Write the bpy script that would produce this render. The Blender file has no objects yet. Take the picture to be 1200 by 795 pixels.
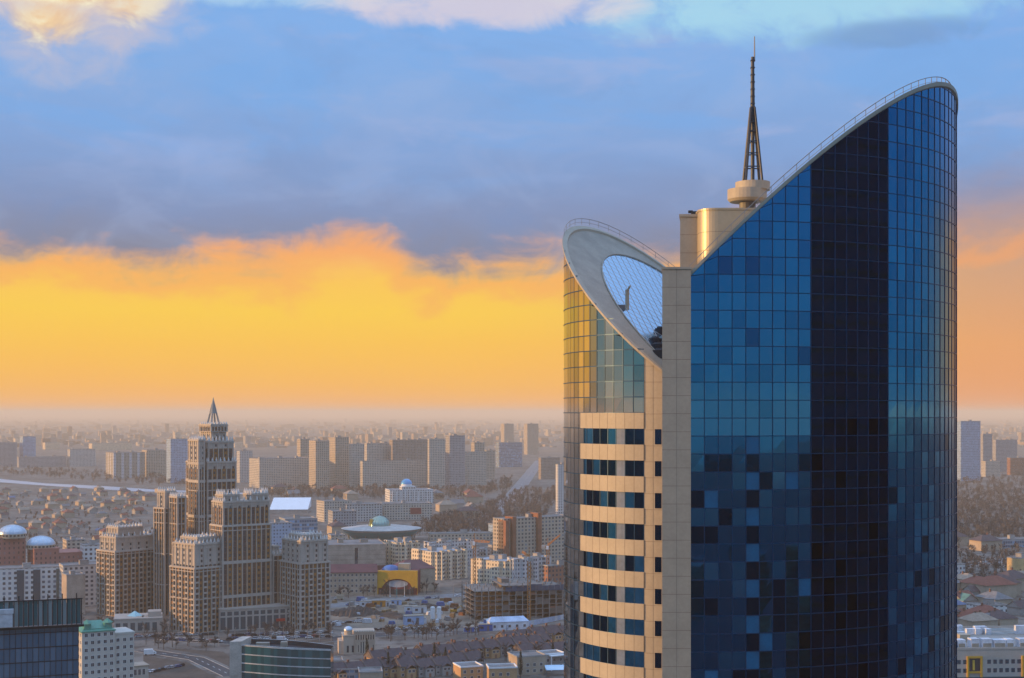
import bpy, math, random
from mathutils import Vector, Matrix, noise as mnoise
random.seed(11)
R = math.radians
PI = math.pi

# ------------------------------------------------------------------ camera, sky, sun, exposure
scene = bpy.context.scene
COL = scene.collection
H = 130.0                      # height of the viewpoint above the city
F = 1666.7                     # 50 mm lens, in pixels of the 1200 px wide photograph
HZ = 484.0
cam = bpy.data.cameras.new("camera")
cam.lens, cam.sensor_width = 50.0, 36.0
cam.shift_y = (HZ - 397.5) / 1200.0
cam.clip_start, cam.clip_end = 1.0, 250000.0
camo = bpy.data.objects.new("camera", cam)
COL.objects.link(camo)
camo.location = (0, 0, H)
camo.rotation_euler = (R(90), 0, 0)
scene.camera = camo

SUN_AZ, SUN_EL = R(-96), R(6.0)
SUN_STRENGTH = 5.0
SUN_COLOR = (1.0, 0.555, 0.19)
HAZE_DENSITY = 0.95e-4
HAZE_COLOR = (1.0, 0.82, 0.60)
EXPOSURE = 0.0

scene.view_settings.view_transform = 'Standard'
scene.view_settings.look = 'None'
scene.view_settings.exposure = EXPOSURE
scene.view_settings.gamma = 1.0
scene.view_settings.use_curve_mapping = False
scene.cycles.use_denoising = True
scene.cycles.max_bounces = 8
scene.cycles.volume_bounces = 2
scene.cycles.sample_clamp_indirect = 6.0


def lin(r, g, b):
    f = lambda c: (c / 255.0) / 12.92 if c / 255.0 <= 0.04045 else (((c / 255.0) + 0.055) / 1.055) ** 2.4
    return (f(r), f(g), f(b), 1.0)


world = bpy.data.worlds.new("World")
scene.world = world
world.use_nodes = True
WT = world.node_tree
WT.nodes.clear()


class NT:
    """small helper that writes node expressions"""
    def __init__(self, tree):
        self.t = tree

    def link(self, a, sock):
        if hasattr(a, 'is_output') or isinstance(a, bpy.types.NodeSocket):
            self.t.links.new(a, sock)
        else:
            sock.default_value = a

    def m(self, op, a, b=None, c=None, clamp=False):
        n = self.t.nodes.new('ShaderNodeMath')
        n.operation = op
        n.use_clamp = clamp
        for i, x in enumerate((a, b, c)):
            if x is not None:
                self.link(x, n.inputs[i])
        return n.outputs[0]

    def smooth(self, x, lo, hi):
        n = self.t.nodes.new('ShaderNodeMapRange')
        n.interpolation_type = 'SMOOTHSTEP'
        self.link(x, n.inputs[0])
        self.link(lo, n.inputs[1])
        self.link(hi, n.inputs[2])
        return n.outputs[0]

    def ramp(self, x, stops, interp='LINEAR'):
        n = self.t.nodes.new('ShaderNodeValToRGB')
        n.color_ramp.interpolation = interp
        el = n.color_ramp.elements
        while len(el) < len(stops):
            el.new(0.5)
        for e, (p, c) in zip(el, stops):
            e.position = p
            e.color = c
        self.link(x, n.inputs[0])
        return n.outputs[0]

    def mix(self, f, a, b):
        n = self.t.nodes.new('ShaderNodeMix')
        n.data_type = 'RGBA'
        self.link(f, n.inputs[0])
        self.link(a, n.inputs[6])
        self.link(b, n.inputs[7])
        return n.outputs[2]

    def noise(self, vec, scale, detail=4, rough=0.55, dist=0.0):
        n = self.t.nodes.new('ShaderNodeTexNoise')
        self.link(vec, n.inputs['Vector'])
        n.inputs['Scale'].default_value = scale
        n.inputs['Detail'].default_value = detail
        n.inputs['Roughness'].default_value = rough
        n.inputs['Distortion'].default_value = dist
        return n.outputs[0]

    def comb(self, x, y, z):
        n = self.t.nodes.new('ShaderNodeCombineXYZ')
        for i, s in enumerate((x, y, z)):
            self.link(s, n.inputs[i])
        return n.outputs[0]

    def sep(self, v):
        n = self.t.nodes.new('ShaderNodeSeparateXYZ')
        self.link(v, n.inputs[0])
        return n.outputs

    def node(self, typ):
        return self.t.nodes.new(typ)


def build_sky():
    w = NT(WT)
    tc = w.node('ShaderNodeTexCoord')
    x, y, z = w.sep(tc.outputs['Generated'])[:3]
    az = w.m('ARCTAN2', x, y)
    hyp = w.m('SQRT', w.m('ADD', w.m('MULTIPLY', x, x), w.m('MULTIPLY', y, y)))
    el = w.m('DIVIDE', z, w.m('MAXIMUM', hyp, 0.05))
    nv = w.comb(w.m('MULTIPLY', az, 3.0), w.m('MULTIPLY', el, 9.0), 0.0)
    nv2 = w.comb(w.m('MULTIPLY', az, 3.0), w.m('MULTIPLY', el, 11.0), 3.7)
    n1 = w.noise(nv, 2.6, 6, 0.55, 0.3)
    n2 = w.noise(nv2, 2.2, 5, 0.6, 0.4)
    n3 = w.noise(nv, 7.0, 6, 0.62, 0.2)
    n5 = w.noise(w.comb(w.m('MULTIPLY', az, 3.0), w.m('MULTIPLY', el, 4.2), 1.3), 9.0, 7, 0.6, 0.5)
    n6 = w.noise(w.comb(w.m('MULTIPLY', az, 3.0), w.m('MULTIPLY', el, 5.0), 8.3), 4.0, 6, 0.58, 0.8)
    # clear strip under the cloud deck
    wild = w.m('ADD', el, w.m('MULTIPLY', w.m('SUBTRACT', n2, 0.5), 0.02))
    s = w.m('DIVIDE', wild, 0.16)
    glow = w.ramp(s, [(0.0, lin(255, 180, 98)), (0.12, lin(255, 188, 88)), (0.30, lin(255, 198, 82)),
                      (0.44, lin(255, 207, 80)), (0.58, lin(255, 202, 88)), (0.72, lin(252, 180, 116)), (1.0, lin(232, 165, 125))])
    glow_right = w.ramp(s, [(0.0, lin(240, 160, 104)), (0.3, lin(236, 166, 110)), (0.6, lin(214, 164, 130)), (1.0, lin(170, 150, 160))])
    glow = w.mix(w.smooth(az, -0.05, 0.36), glow, glow_right)
    hot = w.m('SUBTRACT', 1.0, w.smooth(w.m('ABSOLUTE', w.m('SUBTRACT', az, -0.98)), 0.03, 0.27))
    glow = w.mix(w.m('MULTIPLY', hot, 0.8), glow, (1.5, 0.78, 0.13, 1))
    blue_low = w.ramp(w.m('MULTIPLY', el, 2.5), [(0.0, (0.02, 0.30, 0.42, 1)), (0.35, (0.02, 0.26, 0.48, 1)), (1.0, (0.06, 0.22, 0.55, 1))])
    aaz = w.m('ABSOLUTE', az)
    behind = w.m('MAXIMUM', w.smooth(aaz, 1.10, 1.5), w.smooth(az, 0.75, 1.5))
    # cloud deck
    t = w.m('MULTIPLY', w.m('ADD', el, w.m('MULTIPLY', w.m('SUBTRACT', n1, 0.5), 0.05)), 2.5)
    deck = w.ramp(t, [(0.20, lin(142, 134, 146)), (0.27, lin(136, 138, 160)), (0.35, lin(133, 150, 190)), (0.46, lin(132, 166, 218)),
                      (0.56, lin(134, 174, 228)), (0.68, lin(132, 178, 236)), (0.85, lin(126, 172, 230)), (1.0, lin(96, 145, 212))])
    n4 = w.noise(nv, 1.5, 5, 0.6, 0.6)
    hi = w.smooth(el, 0.13, 0.2)
    deck = w.mix(w.m('MULTIPLY', w.smooth(n6, 0.48, 0.70), 0.22), deck, lin(172, 186, 222))
    deck = w.mix(w.m('MULTIPLY', w.smooth(n6, 0.48, 0.28), 0.2), deck, lin(112, 146, 200))
    deck = w.mix(w.m('MULTIPLY', w.m('MULTIPLY', w.smooth(n4, 0.5, 0.62), hi), 0.5), deck, lin(120, 174, 236))
    deck = w.mix(w.m('MULTIPLY', w.m('MULTIPLY', w.smooth(n2, 0.5, 0.68), hi), 0.55), deck, lin(166, 182, 224))
    edge0 = w.m('ADD', 0.102, w.m('MULTIPLY', w.m('SUBTRACT', n1, 0.5), 0.085))
    hump = w.m('SUBTRACT', 1.0, w.smooth(w.m('ABSOLUTE', w.m('SUBTRACT', az, -0.112)), 0.0, 0.055))
    dip = w.m('SUBTRACT', 1.0, w.smooth(w.m('ABSOLUTE', w.m('SUBTRACT', az, -0.045)), 0.0, 0.05))
    up = w.smooth(az, 0.05, 0.40)
    edge0 = w.m('ADD', edge0, w.m('MULTIPLY', hump, 0.018))
    edge0 = w.m('SUBTRACT', edge0, w.m('MULTIPLY', dip, 0.008))
    edge0 = w.m('ADD', edge0, w.m('MULTIPLY', up, 0.016))
    edge = w.m('ADD', edge0, w.m('MULTIPLY', w.m('SUBTRACT', n5, 0.5), 0.042))
    dmask = w.smooth(el, w.m('SUBTRACT', edge, 0.008), w.m('ADD', w.m('ADD', edge, 0.022), w.m('MULTIPLY', up, 0.06)))
    fringe = w.m('SUBTRACT', 1.0, w.smooth(w.m('ABSOLUTE', w.m('SUBTRACT', el, w.m('SUBTRACT', edge, 0.008))), 0.0, 0.022))
    glow = w.mix(w.m('MULTIPLY', fringe, 0.55), glow, lin(250, 168, 104))
    col = w.mix(dmask, glow, deck)
    # broken, brighter clouds above the deck
    upm = w.m('MULTIPLY', w.smooth(el, 0.232, 0.28), w.smooth(n3, 0.36, 0.6))

    def blob(a, e, ra, re):
        da = w.m('DIVIDE', w.m('SUBTRACT', az, a), ra)
        de = w.m('DIVIDE', w.m('SUBTRACT', el, e), re)
        d = w.m('ADD', w.m('MULTIPLY', da, da), w.m('MULTIPLY', de, de))
        d = w.m('ADD', d, w.m('MULTIPLY', w.m('SUBTRACT', n5, 0.5), 2.8))
        return w.m('SUBTRACT', 1.0, w.smooth(d, 0.0, 1.35))
    cyan = blob(0.20, 0.285, 0.17, 0.030)
    col = w.mix(w.m('MULTIPLY', cyan, 0.85), col, lin(172, 220, 240))
    cy2 = blob(-0.20, 0.292, 0.15, 0.012)
    col = w.mix(w.m('MULTIPLY', cy2, 0.8), col, lin(178, 214, 242))
    pink = blob(-0.02, 0.288, 0.13, 0.018)
    col = w.mix(w.m('MULTIPLY', pink, 0.75), col, lin(228, 214, 222))
    grey = blob(0.265, 0.258, 0.06, 0.011)
    col = w.mix(w.m('MULTIPLY', grey, 0.8), col, lin(122, 160, 210))
    for (a, e, ra, re) in ((-0.314, 0.272, 0.032, 0.028), (-0.265, 0.283, 0.026, 0.019), (-0.352, 0.278, 0.02, 0.007), (-0.31, 0.285, 0.04, 0.012)):
        b = blob(a, e, ra * 2.0, re * 1.9)
        col = w.mix(w.m('MULTIPLY', b, 0.45), col, lin(214, 200, 205))
        b = blob(a, e, ra, re)
        col = w.mix(w.m('MULTIPLY', b, 0.95), col, w.mix(w.smooth(n5, 0.38, 0.6), lin(255, 244, 205), lin(252, 206, 140)))
    col = w.mix(behind, col, blue_low)
    # unseen sky overhead, brightened to raise the ambient light on the city
    col = w.mix(w.smooth(el, 0.33, 1.0), col, (0.85, 1.22, 1.90, 1))
    # the real clear sky above everything
    sky = w.node('ShaderNodeTexSky')
    sky.sky_type = 'NISHITA'
    sky.sun_disc = False
    sky.sun_elevation = SUN_EL
    sky.sun_rotation = SUN_AZ
    b1 = w.node('ShaderNodeBackground')
    WT.links.new(sky.outputs[0], b1.inputs[0])
    b1.inputs[1].default_value = 0.12
    b2 = w.node('ShaderNodeBackground')
    WT.links.new(col, b2.inputs[0])
    b2.inputs[1].default_value = 1.0
    cover = w.m('SUBTRACT', 0.96, w.m('MULTIPLY', w.smooth(el, 0.4, 1.5), 0.2))
    ms = w.node('ShaderNodeMixShader')
    WT.links.new(cover, ms.inputs[0])
    WT.links.new(b1.outputs[0], ms.inputs[1])
    WT.links.new(b2.outputs[0], ms.inputs[2])
    out = w.node('ShaderNodeOutputWorld')
    WT.links.new(ms.outputs[0], out.inputs[0])


build_sky()

sun = bpy.data.lights.new("sun", 'SUN')
sun.energy = SUN_STRENGTH
sun.color = SUN_COLOR
sun.angle = R(0.5)
suno = bpy.data.objects.new("sun", sun)
COL.objects.link(suno)
SDIR = Vector((math.sin(SUN_AZ) * math.cos(SUN_EL), math.cos(SUN_AZ) * math.cos(SUN_EL), math.sin(SUN_EL)))
suno.rotation_euler = (-SDIR).to_track_quat('-Z', 'Y').to_euler()
suno.location = (0, 0, 400)


# ------------------------------------------------------------------ helpers
def at(px, row, Y):
    """the point at pixel (px, row) of the photograph, Y metres away"""
    return Vector(((px - 600) / F * Y, Y, H - (row - HZ) / F * Y))


def depth(row):
    """distance of the ground seen in a pixel row"""
    return H * F / (row - HZ)


def gp(px, row):
    p = at(px, row, depth(row))
    p.z = 0.0
    return p


class Shape:
    def __init__(self):
        self.v, self.f, self.mi = [], [], []

    def quad(self, a, b, c, d, mi=0):
        n = len(self.v)
        self.v += [tuple(a), tuple(b), tuple(c), tuple(d)]
        self.f.append((n, n + 1, n + 2, n + 3))
        self.mi.append(mi)

    def tri(self, a, b, c, mi=0):
        n = len(self.v)
        self.v += [tuple(a), tuple(b), tuple(c)]
        self.f.append((n, n + 1, n + 2))
        self.mi.append(mi)

    def box(self, x0, y0, z0, x1, y1, z1, mi=0):
        n = len(self.v)
        self.v += [(x0, y0, z0), (x1, y0, z0), (x1, y1, z0), (x0, y1, z0), (x0, y0, z1), (x1, y0, z1), (x1, y1, z1), (x0, y1, z1)]
        for q in ((0, 3, 2, 1), (4, 5, 6, 7), (0, 1, 5, 4), (1, 2, 6, 5), (2, 3, 7, 6), (3, 0, 4, 7)):
            self.f.append(tuple(n + i for i in q))
            self.mi.append(mi)
        return self

    def prism(self, poly, z0, z1, mi=0, cap=True):
        n, k = len(self.v), len(poly)
        zz = z1 if callable(z1) else (lambda x, y: z1)
        self.v += [(x, y, z0) for x, y in poly] + [(x, y, zz(x, y)) for x, y in poly]
        for i in range(k):
            j = (i + 1) % k
            self.f.append((n + i, n + j, n + k + j, n + k + i))
            self.mi.append(mi)
        if cap:
            self.f.append(tuple(n + k + i for i in range(k)))
            self.mi.append(mi)
            self.f.append(tuple(n + k - 1 - i for i in range(k)))
            self.mi.append(mi)
        return self

    def cone(self, cx, cy, r0, r1, z0, z1, n=20, mi=0):
        b = len(self.v)
        for r, z in ((r0, z0), (r1, z1)):
            self.v += [(cx + r * math.cos(2 * PI * i / n), cy + r * math.sin(2 * PI * i / n), z) for i in range(n)]
        for i in range(n):
            j = (i + 1) % n
            self.f.append((b + i, b + j, b + n + j, b + n + i))
            self.mi.append(mi)
        self.f.append(tuple(b + n + i for i in range(n)))
        self.f.append(tuple(b + n - 1 - i for i in range(n)))
        self.mi += [mi, mi]
        return self

    def dome(self, cx, cy, z, r, rz, n=24, k=8, mi=0):
        b = len(self.v)
        for j in range(k):
            a = PI / 2 * j / k
            self.v += [(cx + r * math.cos(a) * math.cos(2 * PI * i / n), cy + r * math.cos(a) * math.sin(2 * PI * i / n), z + rz * math.sin(a)) for i in range(n)]
        self.v.append((cx, cy, z + rz))
        for j in range(k - 1):
            for i in range(n):
                i2 = (i + 1) % n
                self.f.append((b + j * n + i, b + j * n + i2, b + (j + 1) * n + i2, b + (j + 1) * n + i))
                self.mi.append(mi)
        t = b + k * n
        for i in range(n):
            self.f.append((b + (k - 1) * n + i, b + (k - 1) * n + (i + 1) % n, t))
            self.mi.append(mi)
        return self

    def bar(self, p, q, r, mi=0, n=4, r2=None):
        p, q = Vector(p), Vector(q)
        d = (q - p)
        if d.length < 1e-6:
            return self
        d.normalize()
        a = d.cross(Vector((0, 0, 1)))
        if a.length < 1e-3:
            a = Vector((1, 0, 0))
        a.normalize()
        c = d.cross(a)
        b = len(self.v)
        for o, rr in ((p, r), (q, r if r2 is None else r2)):
            for i in range(n):
                t = 2 * PI * (i + 0.5) / n
                self.v.append(tuple(o + (a * math.cos(t) + c * math.sin(t)) * rr))
        for i in range(n):
            j = (i + 1) % n
            self.f.append((b + i, b + j, b + n + j, b + n + i))
            self.mi.append(mi)
        self.f.append(tuple(b + n - 1 - i for i in range(n)))
        self.f.append(tuple(b + n + i for i in range(n)))
        self.mi += [mi, mi]
        return self

    def mesh(self, name, mats):
        me = bpy.data.meshes.new(name)
        me.from_pydata(self.v, [], self.f)
        for m in (mats if isinstance(mats, (list, tuple)) else [mats]):
            me.materials.append(m)
        me.polygons.foreach_set('material_index', self.mi)
        me.update()
        return me

    def build(self, name, mats, parent=None, loc=(0, 0, 0), rz=0.0, smooth=False):
        me = self.mesh(name, mats)
        if smooth:
            me.polygons.foreach_set('use_smooth', [True] * len(me.polygons))
        o = bpy.data.objects.new(name, me)
        COL.objects.link(o)
        o.parent = parent
        o.location = loc
        o.rotation_euler = (0, 0, rz)
        return o


def tag(o, label, cat, group=None, kind='thing'):
    o['label'] = label
    o['category'] = cat
    o['kind'] = kind
    if group:
        o['group'] = group
    return o


def thing(name, label, cat, loc=(0, 0, 0), rz=0.0, group=None):
    o = bpy.data.objects.new(name, None)
    COL.objects.link(o)
    o.empty_display_size = 1.0
    o.location = loc
    o.rotation_euler = (0, 0, rz)
    return tag(o, label, cat, group)


def inst(src, parent, loc, rz=None):
    c = src.copy()
    COL.objects.link(c)
    c.parent = parent
    c.location = loc
    if rz is not None:
        c.rotation_euler = (0, 0, rz)
    return c


def copy_thing(o, loc, rz, label=None, group=None, scale=1.0):
    c = o.copy()
    COL.objects.link(c)
    c.location = loc
    c.rotation_euler = (0, 0, rz)
    c.scale = (scale, scale, scale)
    if label:
        c['label'] = label
    if group:
        c['group'] = group
    for ch in list(o.children):
        d = ch.copy()
        COL.objects.link(d)
        d.parent = c
        for g in list(ch.children):
            e = g.copy()
            COL.objects.link(e)
            e.parent = d
    return c


MATS = {}


def mat(name, color, rough=0.8, metal=0.0, var=0.18, scale=0.15, spec=0.3, bump=0.0):
    """a plain surface with a little weathering"""
    if name in MATS:
        return MATS[name]
    m = bpy.data.materials.new(name)
    m.use_nodes = True
    t = NT(m.node_tree)
    p = m.node_tree.nodes['Principled BSDF']
    p.inputs['Roughness'].default_value = rough
    p.inputs['Metallic'].default_value = metal
    p.inputs['Specular IOR Level'].default_value = spec
    c = (color[0], color[1], color[2], 1.0)
    if var > 0:
        tc = t.node('ShaderNodeTexCoord')
        n = t.noise(tc.outputs['Object'], scale, 5, 0.6)
        n2 = t.noise(tc.outputs['Object'], scale * 9, 3, 0.6)
        f = t.m('ADD', t.m('MULTIPLY', n, 0.65), t.m('MULTIPLY', n2, 0.35))
        lo = tuple(v * (1 - var * 1.6) for v in c[:3]) + (1,)
        hi = tuple(min(1.0, v * (1 + var * 1.6)) for v in c[:3]) + (1,)
        col = t.mix(t.smooth(f, 0.3, 0.7), lo, hi)
        m.node_tree.links.new(col, p.inputs['Base Color'])
    else:
        p.inputs['Base Color'].default_value = c
    MATS[name] = m
    return m


def window_wall(name, wall, glass=(0.05, 0.06, 0.075), bay=3.2, floor=3.1, fw=0.5, fh=0.52, strip=None, strip_every=4.0):
    """a wall whose many small windows are far too small to model: a grid in the building's own coordinates"""
    if name in MATS:
        return MATS[name]
    m = bpy.data.materials.new(name)
    m.use_nodes = True
    t = NT(m.node_tree)
    p = m.node_tree.nodes['Principled BSDF']
    tc = t.node('ShaderNodeTexCoord')
    x, y, z = t.sep(tc.outputs['Object'])[:3]
    u = t.m('DIVIDE', t.m('ADD', x, y), bay)
    v = t.m('DIVIDE', z, floor)
    fu, fv = t.m('FRACT', u), t.m('FRACT', v)
    inu = t.m('LESS_THAN', t.m('ABSOLUTE', t.m('SUBTRACT', fu, 0.5)), fw / 2)
    inv = t.m('LESS_THAN', t.m('ABSOLUTE', t.m('SUBTRACT', fv, 0.55)), fh / 2)
    mask = t.m('MULTIPLY', inu, inv)
    wn = t.node('ShaderNodeTexWhiteNoise')
    wn.noise_dimensions = '2D'
    m.node_tree.links.new(t.comb(t.m('FLOOR', u), t.m('FLOOR', v), 0.0), wn.inputs[0])
    n = t.noise(tc.outputs['Object'], 0.08, 4, 0.6)
    c = (wall[0], wall[1], wall[2], 1)
    wc = t.mix(n, tuple(q * 0.75 for q in wall) + (1,), tuple(min(1, q * 1.25) for q in wall) + (1,))
    if strip:
        fs = t.m('FRACT', t.m('DIVIDE', u, strip_every))
        wc = t.mix(t.m('LESS_THAN', fs, 0.3), wc, (strip[0], strip[1], strip[2], 1))
    gl = t.mix(t.smooth(wn.outputs[0], 0.5, 1.0), (glass[0], glass[1], glass[2], 1), (glass[0] * 3 + .03, glass[1] * 3 + .03, glass[2] * 3 + .03, 1))
    col = t.mix(mask, wc, gl)
    m.node_tree.links.new(col, p.inputs['Base Color'])
    rg = t.m('SUBTRACT', 0.85, t.m('MULTIPLY', mask, 0.6))
    m.node_tree.links.new(rg, p.inputs['Roughness'])
    p.inputs['Specular IOR Level'].default_value = 0.4
    MATS[name] = m
    return m


def glass(name, color, rough=0.04, metal=1.0, wave=0.0):
    if name in MATS:
        return MATS[name]
    m = bpy.data.materials.new(name)
    m.use_nodes = True
    t = NT(m.node_tree)
    p = m.node_tree.nodes['Principled BSDF']
    p.inputs['Base Color'].default_value = (*color, 1)
    p.inputs['Metallic'].default_value = metal
    p.inputs['Roughness'].default_value = rough
    if wave:
        tc = t.node('ShaderNodeTexCoord')
        b = t.node('ShaderNodeBump')
        b.inputs['Strength'].default_value = wave
        b.inputs['Distance'].default_value = 0.03
        m.node_tree.links.new(t.noise(tc.outputs['Object'], 0.55, 2, 0.5), b.inputs['Height'])
        m.node_tree.links.new(b.outputs[0], p.inputs['Normal'])
    MATS[name] = m
    return m


G_BLUE = glass('blue_solar_glass', (0.05, 0.23, 0.44), 0.03, 1.0, 0.05)
G_BLUE2 = glass('blue_solar_glass_clean', (0.06, 0.26, 0.48), 0.03, 1.0, 0.05)
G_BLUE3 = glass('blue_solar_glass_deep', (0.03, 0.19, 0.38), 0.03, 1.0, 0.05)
G_CLEAR = glass('clear_glass', (0.42, 0.40, 0.38), 0.03, 1.0, 0.05)
G_CLEAR2 = glass('clear_glass_bright', (0.52, 0.48, 0.44), 0.03, 1.0, 0.05)
G_CLEAR3 = glass('clear_glass_dull', (0.33, 0.33, 0.32), 0.03, 1.0, 0.05)
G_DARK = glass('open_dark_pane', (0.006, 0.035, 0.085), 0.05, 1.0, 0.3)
G_NAVY = glass('navy_glass', (0.018, 0.115, 0.26), 0.03, 1.0, 0.08)  # mostly for panes below eye level, tinted dark like the mirrored city
G_BLIND = mat('pane_with_blue_blind', (0.006, 0.13, 0.25), 0.45, 0.0, 0.12, 0.4, 0.5)
M_MULL = mat('steel_blue_mullion', (0.014, 0.055, 0.12), 0.4, 0.3, 0.1)
M_STONE = mat('beige_cladding', (0.40, 0.345, 0.26), 0.55, 0.0, 0.06, 0.3)
M_JOINT = mat('dark_joint', (0.22, 0.18, 0.14), 0.8, 0, 0.1)
M_ROOFPANEL = mat('pale_roof_panel', (0.33, 0.285, 0.225), 0.6, 0, 0.1, 0.4)
M_STEEL = mat('weathered_steel', (0.15, 0.15, 0.155), 0.5, 0.3, 0.12)
M_RAIL = mat('railing_steel', (0.32, 0.30, 0.28), 0.5, 0.2, 0.0)
M_DARK = mat('dark_equipment', (0.025, 0.03, 0.04), 0.6)
M_ROOF = mat('grey_roof_felt', (0.20, 0.19, 0.185), 0.9, 0, 0.2)
M_WIN = glass('dark_window', (0.06, 0.075, 0.10), 0.12, 0.6)
M_WINB = glass('blue_window', (0.07, 0.15, 0.22), 0.1, 0.8)
M_WHITE = mat('white_paint', (0.72, 0.72, 0.72), 0.6, 0, 0.08)


# ------------------------------------------------------------------ ground, roads, river
def ground_material():
    m = bpy.data.materials.new('steppe_and_city_ground')
    m.use_nodes = True
    t = NT(m.node_tree)
    p = m.node_tree.nodes['Principled BSDF']
    tc = t.node('ShaderNodeTexCoord')
    o = tc.outputs['Object']
    a = t.noise(o, 0.0016, 6, 0.6)
    b = t.noise(o, 0.012, 6, 0.65)
    c = t.noise(o, 0.09, 5, 0.65)
    col = t.mix(t.smooth(b, 0.36, 0.62), (0.12, 0.108, 0.098, 1), (0.21, 0.188, 0.163, 1))
    col = t.mix(t.m('MULTIPLY', t.smooth(c, 0.50, 0.60), 0.7), col, (0.06, 0.052, 0.05, 1))
    d = t.noise(o, 0.035, 5, 0.7)
    col = t.mix(t.m('MULTIPLY', t.smooth(d, 0.54, 0.60), 0.5), col, (0.075, 0.065, 0.055, 1))
    col = t.mix(t.m('MULTIPLY', t.smooth(d, 0.43, 0.38), 0.5), col, (0.24, 0.22, 0.20, 1))
    col = t.mix(t.m('MULTIPLY', t.smooth(c, 0.34, 0.26), 0.45), col, (0.23, 0.2, 0.17, 1))
    col = t.mix(t.m('MULTIPLY', t.smooth(a, 0.5, 0.7), 0.5), col, (0.22, 0.17, 0.12, 1))
    m.node_tree.links.new(col, p.inputs['Base Color'])
    p.inputs['Roughness'].default_value = 0.95
    p.inputs['Specular IOR Level'].default_value = 0.15
    return m


s = Shape()
s.quad((-60000, -4000, 0), (60000, -4000, 0), (60000, 90000, 0), (-60000, 90000, 0))
g = s.build('ground', ground_material())
g['kind'] = 'structure'

M_ASPHALT = mat('asphalt', (0.055, 0.055, 0.058), 0.75, 0, 0.2, 0.05)
M_PALEROAD = mat('pale_road', (0.17, 0.17, 0.175), 0.6, 0, 0.2, 0.05)
M_LINE = mat('road_paint', (0.7, 0.7, 0.68), 0.7, 0, 0.1)
M_KERB = mat('kerb_concrete', (0.34, 0.33, 0.31), 0.8)
M_WATER = mat('river_ice_and_water', (0.42, 0.43, 0.46), 0.35, 0, 0.1, 0.01, 0.5)
M_SAND = mat('bare_sandy_soil', (0.21, 0.17, 0.13), 0.95, 0, 0.25, 0.06)
M_DIRT = mat('dark_soil', (0.06, 0.05, 0.045), 0.95, 0, 0.3, 0.1)
M_FIELD = mat('dry_brown_field', (0.085, 0.066, 0.052), 0.95, 0, 0.25, 0.05)


def ribbon(name, pts, width, m, z=0.004, kerb=True, line=True):
    """a road or river as a strip along ground points"""
    sh = Shape()
    n = len(pts)
    offs = []
    for i in range(n):
        d = (pts[min(i + 1, n - 1)] - pts[max(i - 1, 0)])
        d.z = 0
        d.normalize()
        offs.append(Vector((-d.y, d.x, 0)))
    w = width if isinstance(width, (list, tuple)) else [width] * n
    for i in range(n - 1):
        a, b = pts[i], pts[i + 1]
        p, q = offs[i] * w[i] / 2, offs[i + 1] * w[i + 1] / 2
        Z = Vector((0, 0, z))
        sh.quad(a - p + Z, b - q + Z, b + q + Z, a + p + Z, 0)
        if line:
            Z2 = Vector((0, 0, z + 0.006))
            for k in range(int((b - a).length // 9)):
                d = (b - a).normalized()
                c0 = a + d * (k * 9)
                c1 = c0 + d * 3.5
                e = offs[i] * 0.15
                sh.quad(c0 - e + Z2, c1 - e + Z2, c1 + e + Z2, c0 + e + Z2, 1)
        if kerb:
            for sg in (1, -1):
                a0, b0 = a + p * sg, b + q * sg
                a1, b1 = a0 + offs[i] * 0.4 * sg, b0 + offs[i + 1] * 0.4 * sg
                U = Vector((0, 0, 0.14))
                sh.quad(a0 + U, b0 + U, b1 + U, a1 + U, 2)
                sh.quad(a0, b0, b0 + U, a0 + U, 2)
                sh.quad(a1, b1, b1 + U, a1 + U, 2)
    o = sh.build(name, [m, M_LINE, M_KERB])
    o['kind'] = 'structure'
    return o


def patch(name, pts, m, z=0.004):
    sh = Shape()
    n = len(pts)
    sh.v = [(p.x, p.y, z) for p in pts]
    sh.f = [tuple(range(n))]
    sh.mi = [0]
    o = sh.build(name, m)
    o['kind'] = 'structure'
    return o


ribbon('river', [gp(-160, 554), gp(-40, 560), gp(40, 567), gp(110, 571), gp(170, 575), gp(215, 576), gp(300, 579)], [90, 70, 40, 60, 55, 45, 30], M_WATER, 0.004, False, False)
ribbon('avenue', [gp(633, 540), gp(625, 550), gp(606, 575), gp(585, 598), gp(560, 620), gp(505, 652)], 24, M_PALEROAD, 0.004)
ribbon('street', [gp(380, 712), gp(440, 704), gp(520, 699), gp(600, 692), gp(700, 684)], 17, M_PALEROAD, 0.008)  # sky light on the wet surface is put into its pale colour
ribbon('street', [gp(90, 752), gp(180, 748), gp(260, 752), gp(330, 757), gp(400, 748), gp(470, 742), gp(560, 741)], 14, M_ASPHALT, 0.012)
ribbon('street', [gp(165, 762), gp(230, 772), gp(272, 792)], 9, M_ASPHALT, 0.016)
ribbon('street', [gp(1110, 664), gp(1160, 659), gp(1230, 651)], 18, M_PALEROAD, 0.008)
ribbon('lane', [gp(-30, 628), gp(40, 610), gp(70, 600), gp(120, 590)], 12, M_SAND, 0.008, False, False)
ribbon('lane', [gp(-20, 596), gp(80, 592), gp(180, 600)], 10, M_SAND, 0.012, False, False)
patch('building_site_ground', [gp(384, 725), gp(384, 713), gp(520, 701), gp(600, 697), gp(600, 722), gp(530, 735), gp(430, 738)], M_SAND, 0.02)
patch('field', [gp(168, 800), gp(168, 768), gp(222, 777), gp(258, 797), gp(250, 815), gp(168, 815)], M_FIELD, 0.02)
patch('verge', [gp(195, 760), gp(262, 764), gp(276, 775), gp(272, 783), gp(240, 768)], M_FIELD, 0.024)
patch('verge', [gp(268, 752.5), gp(390, 749), gp(392, 756), gp(300, 760)], M_FIELD, 0.024)
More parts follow.
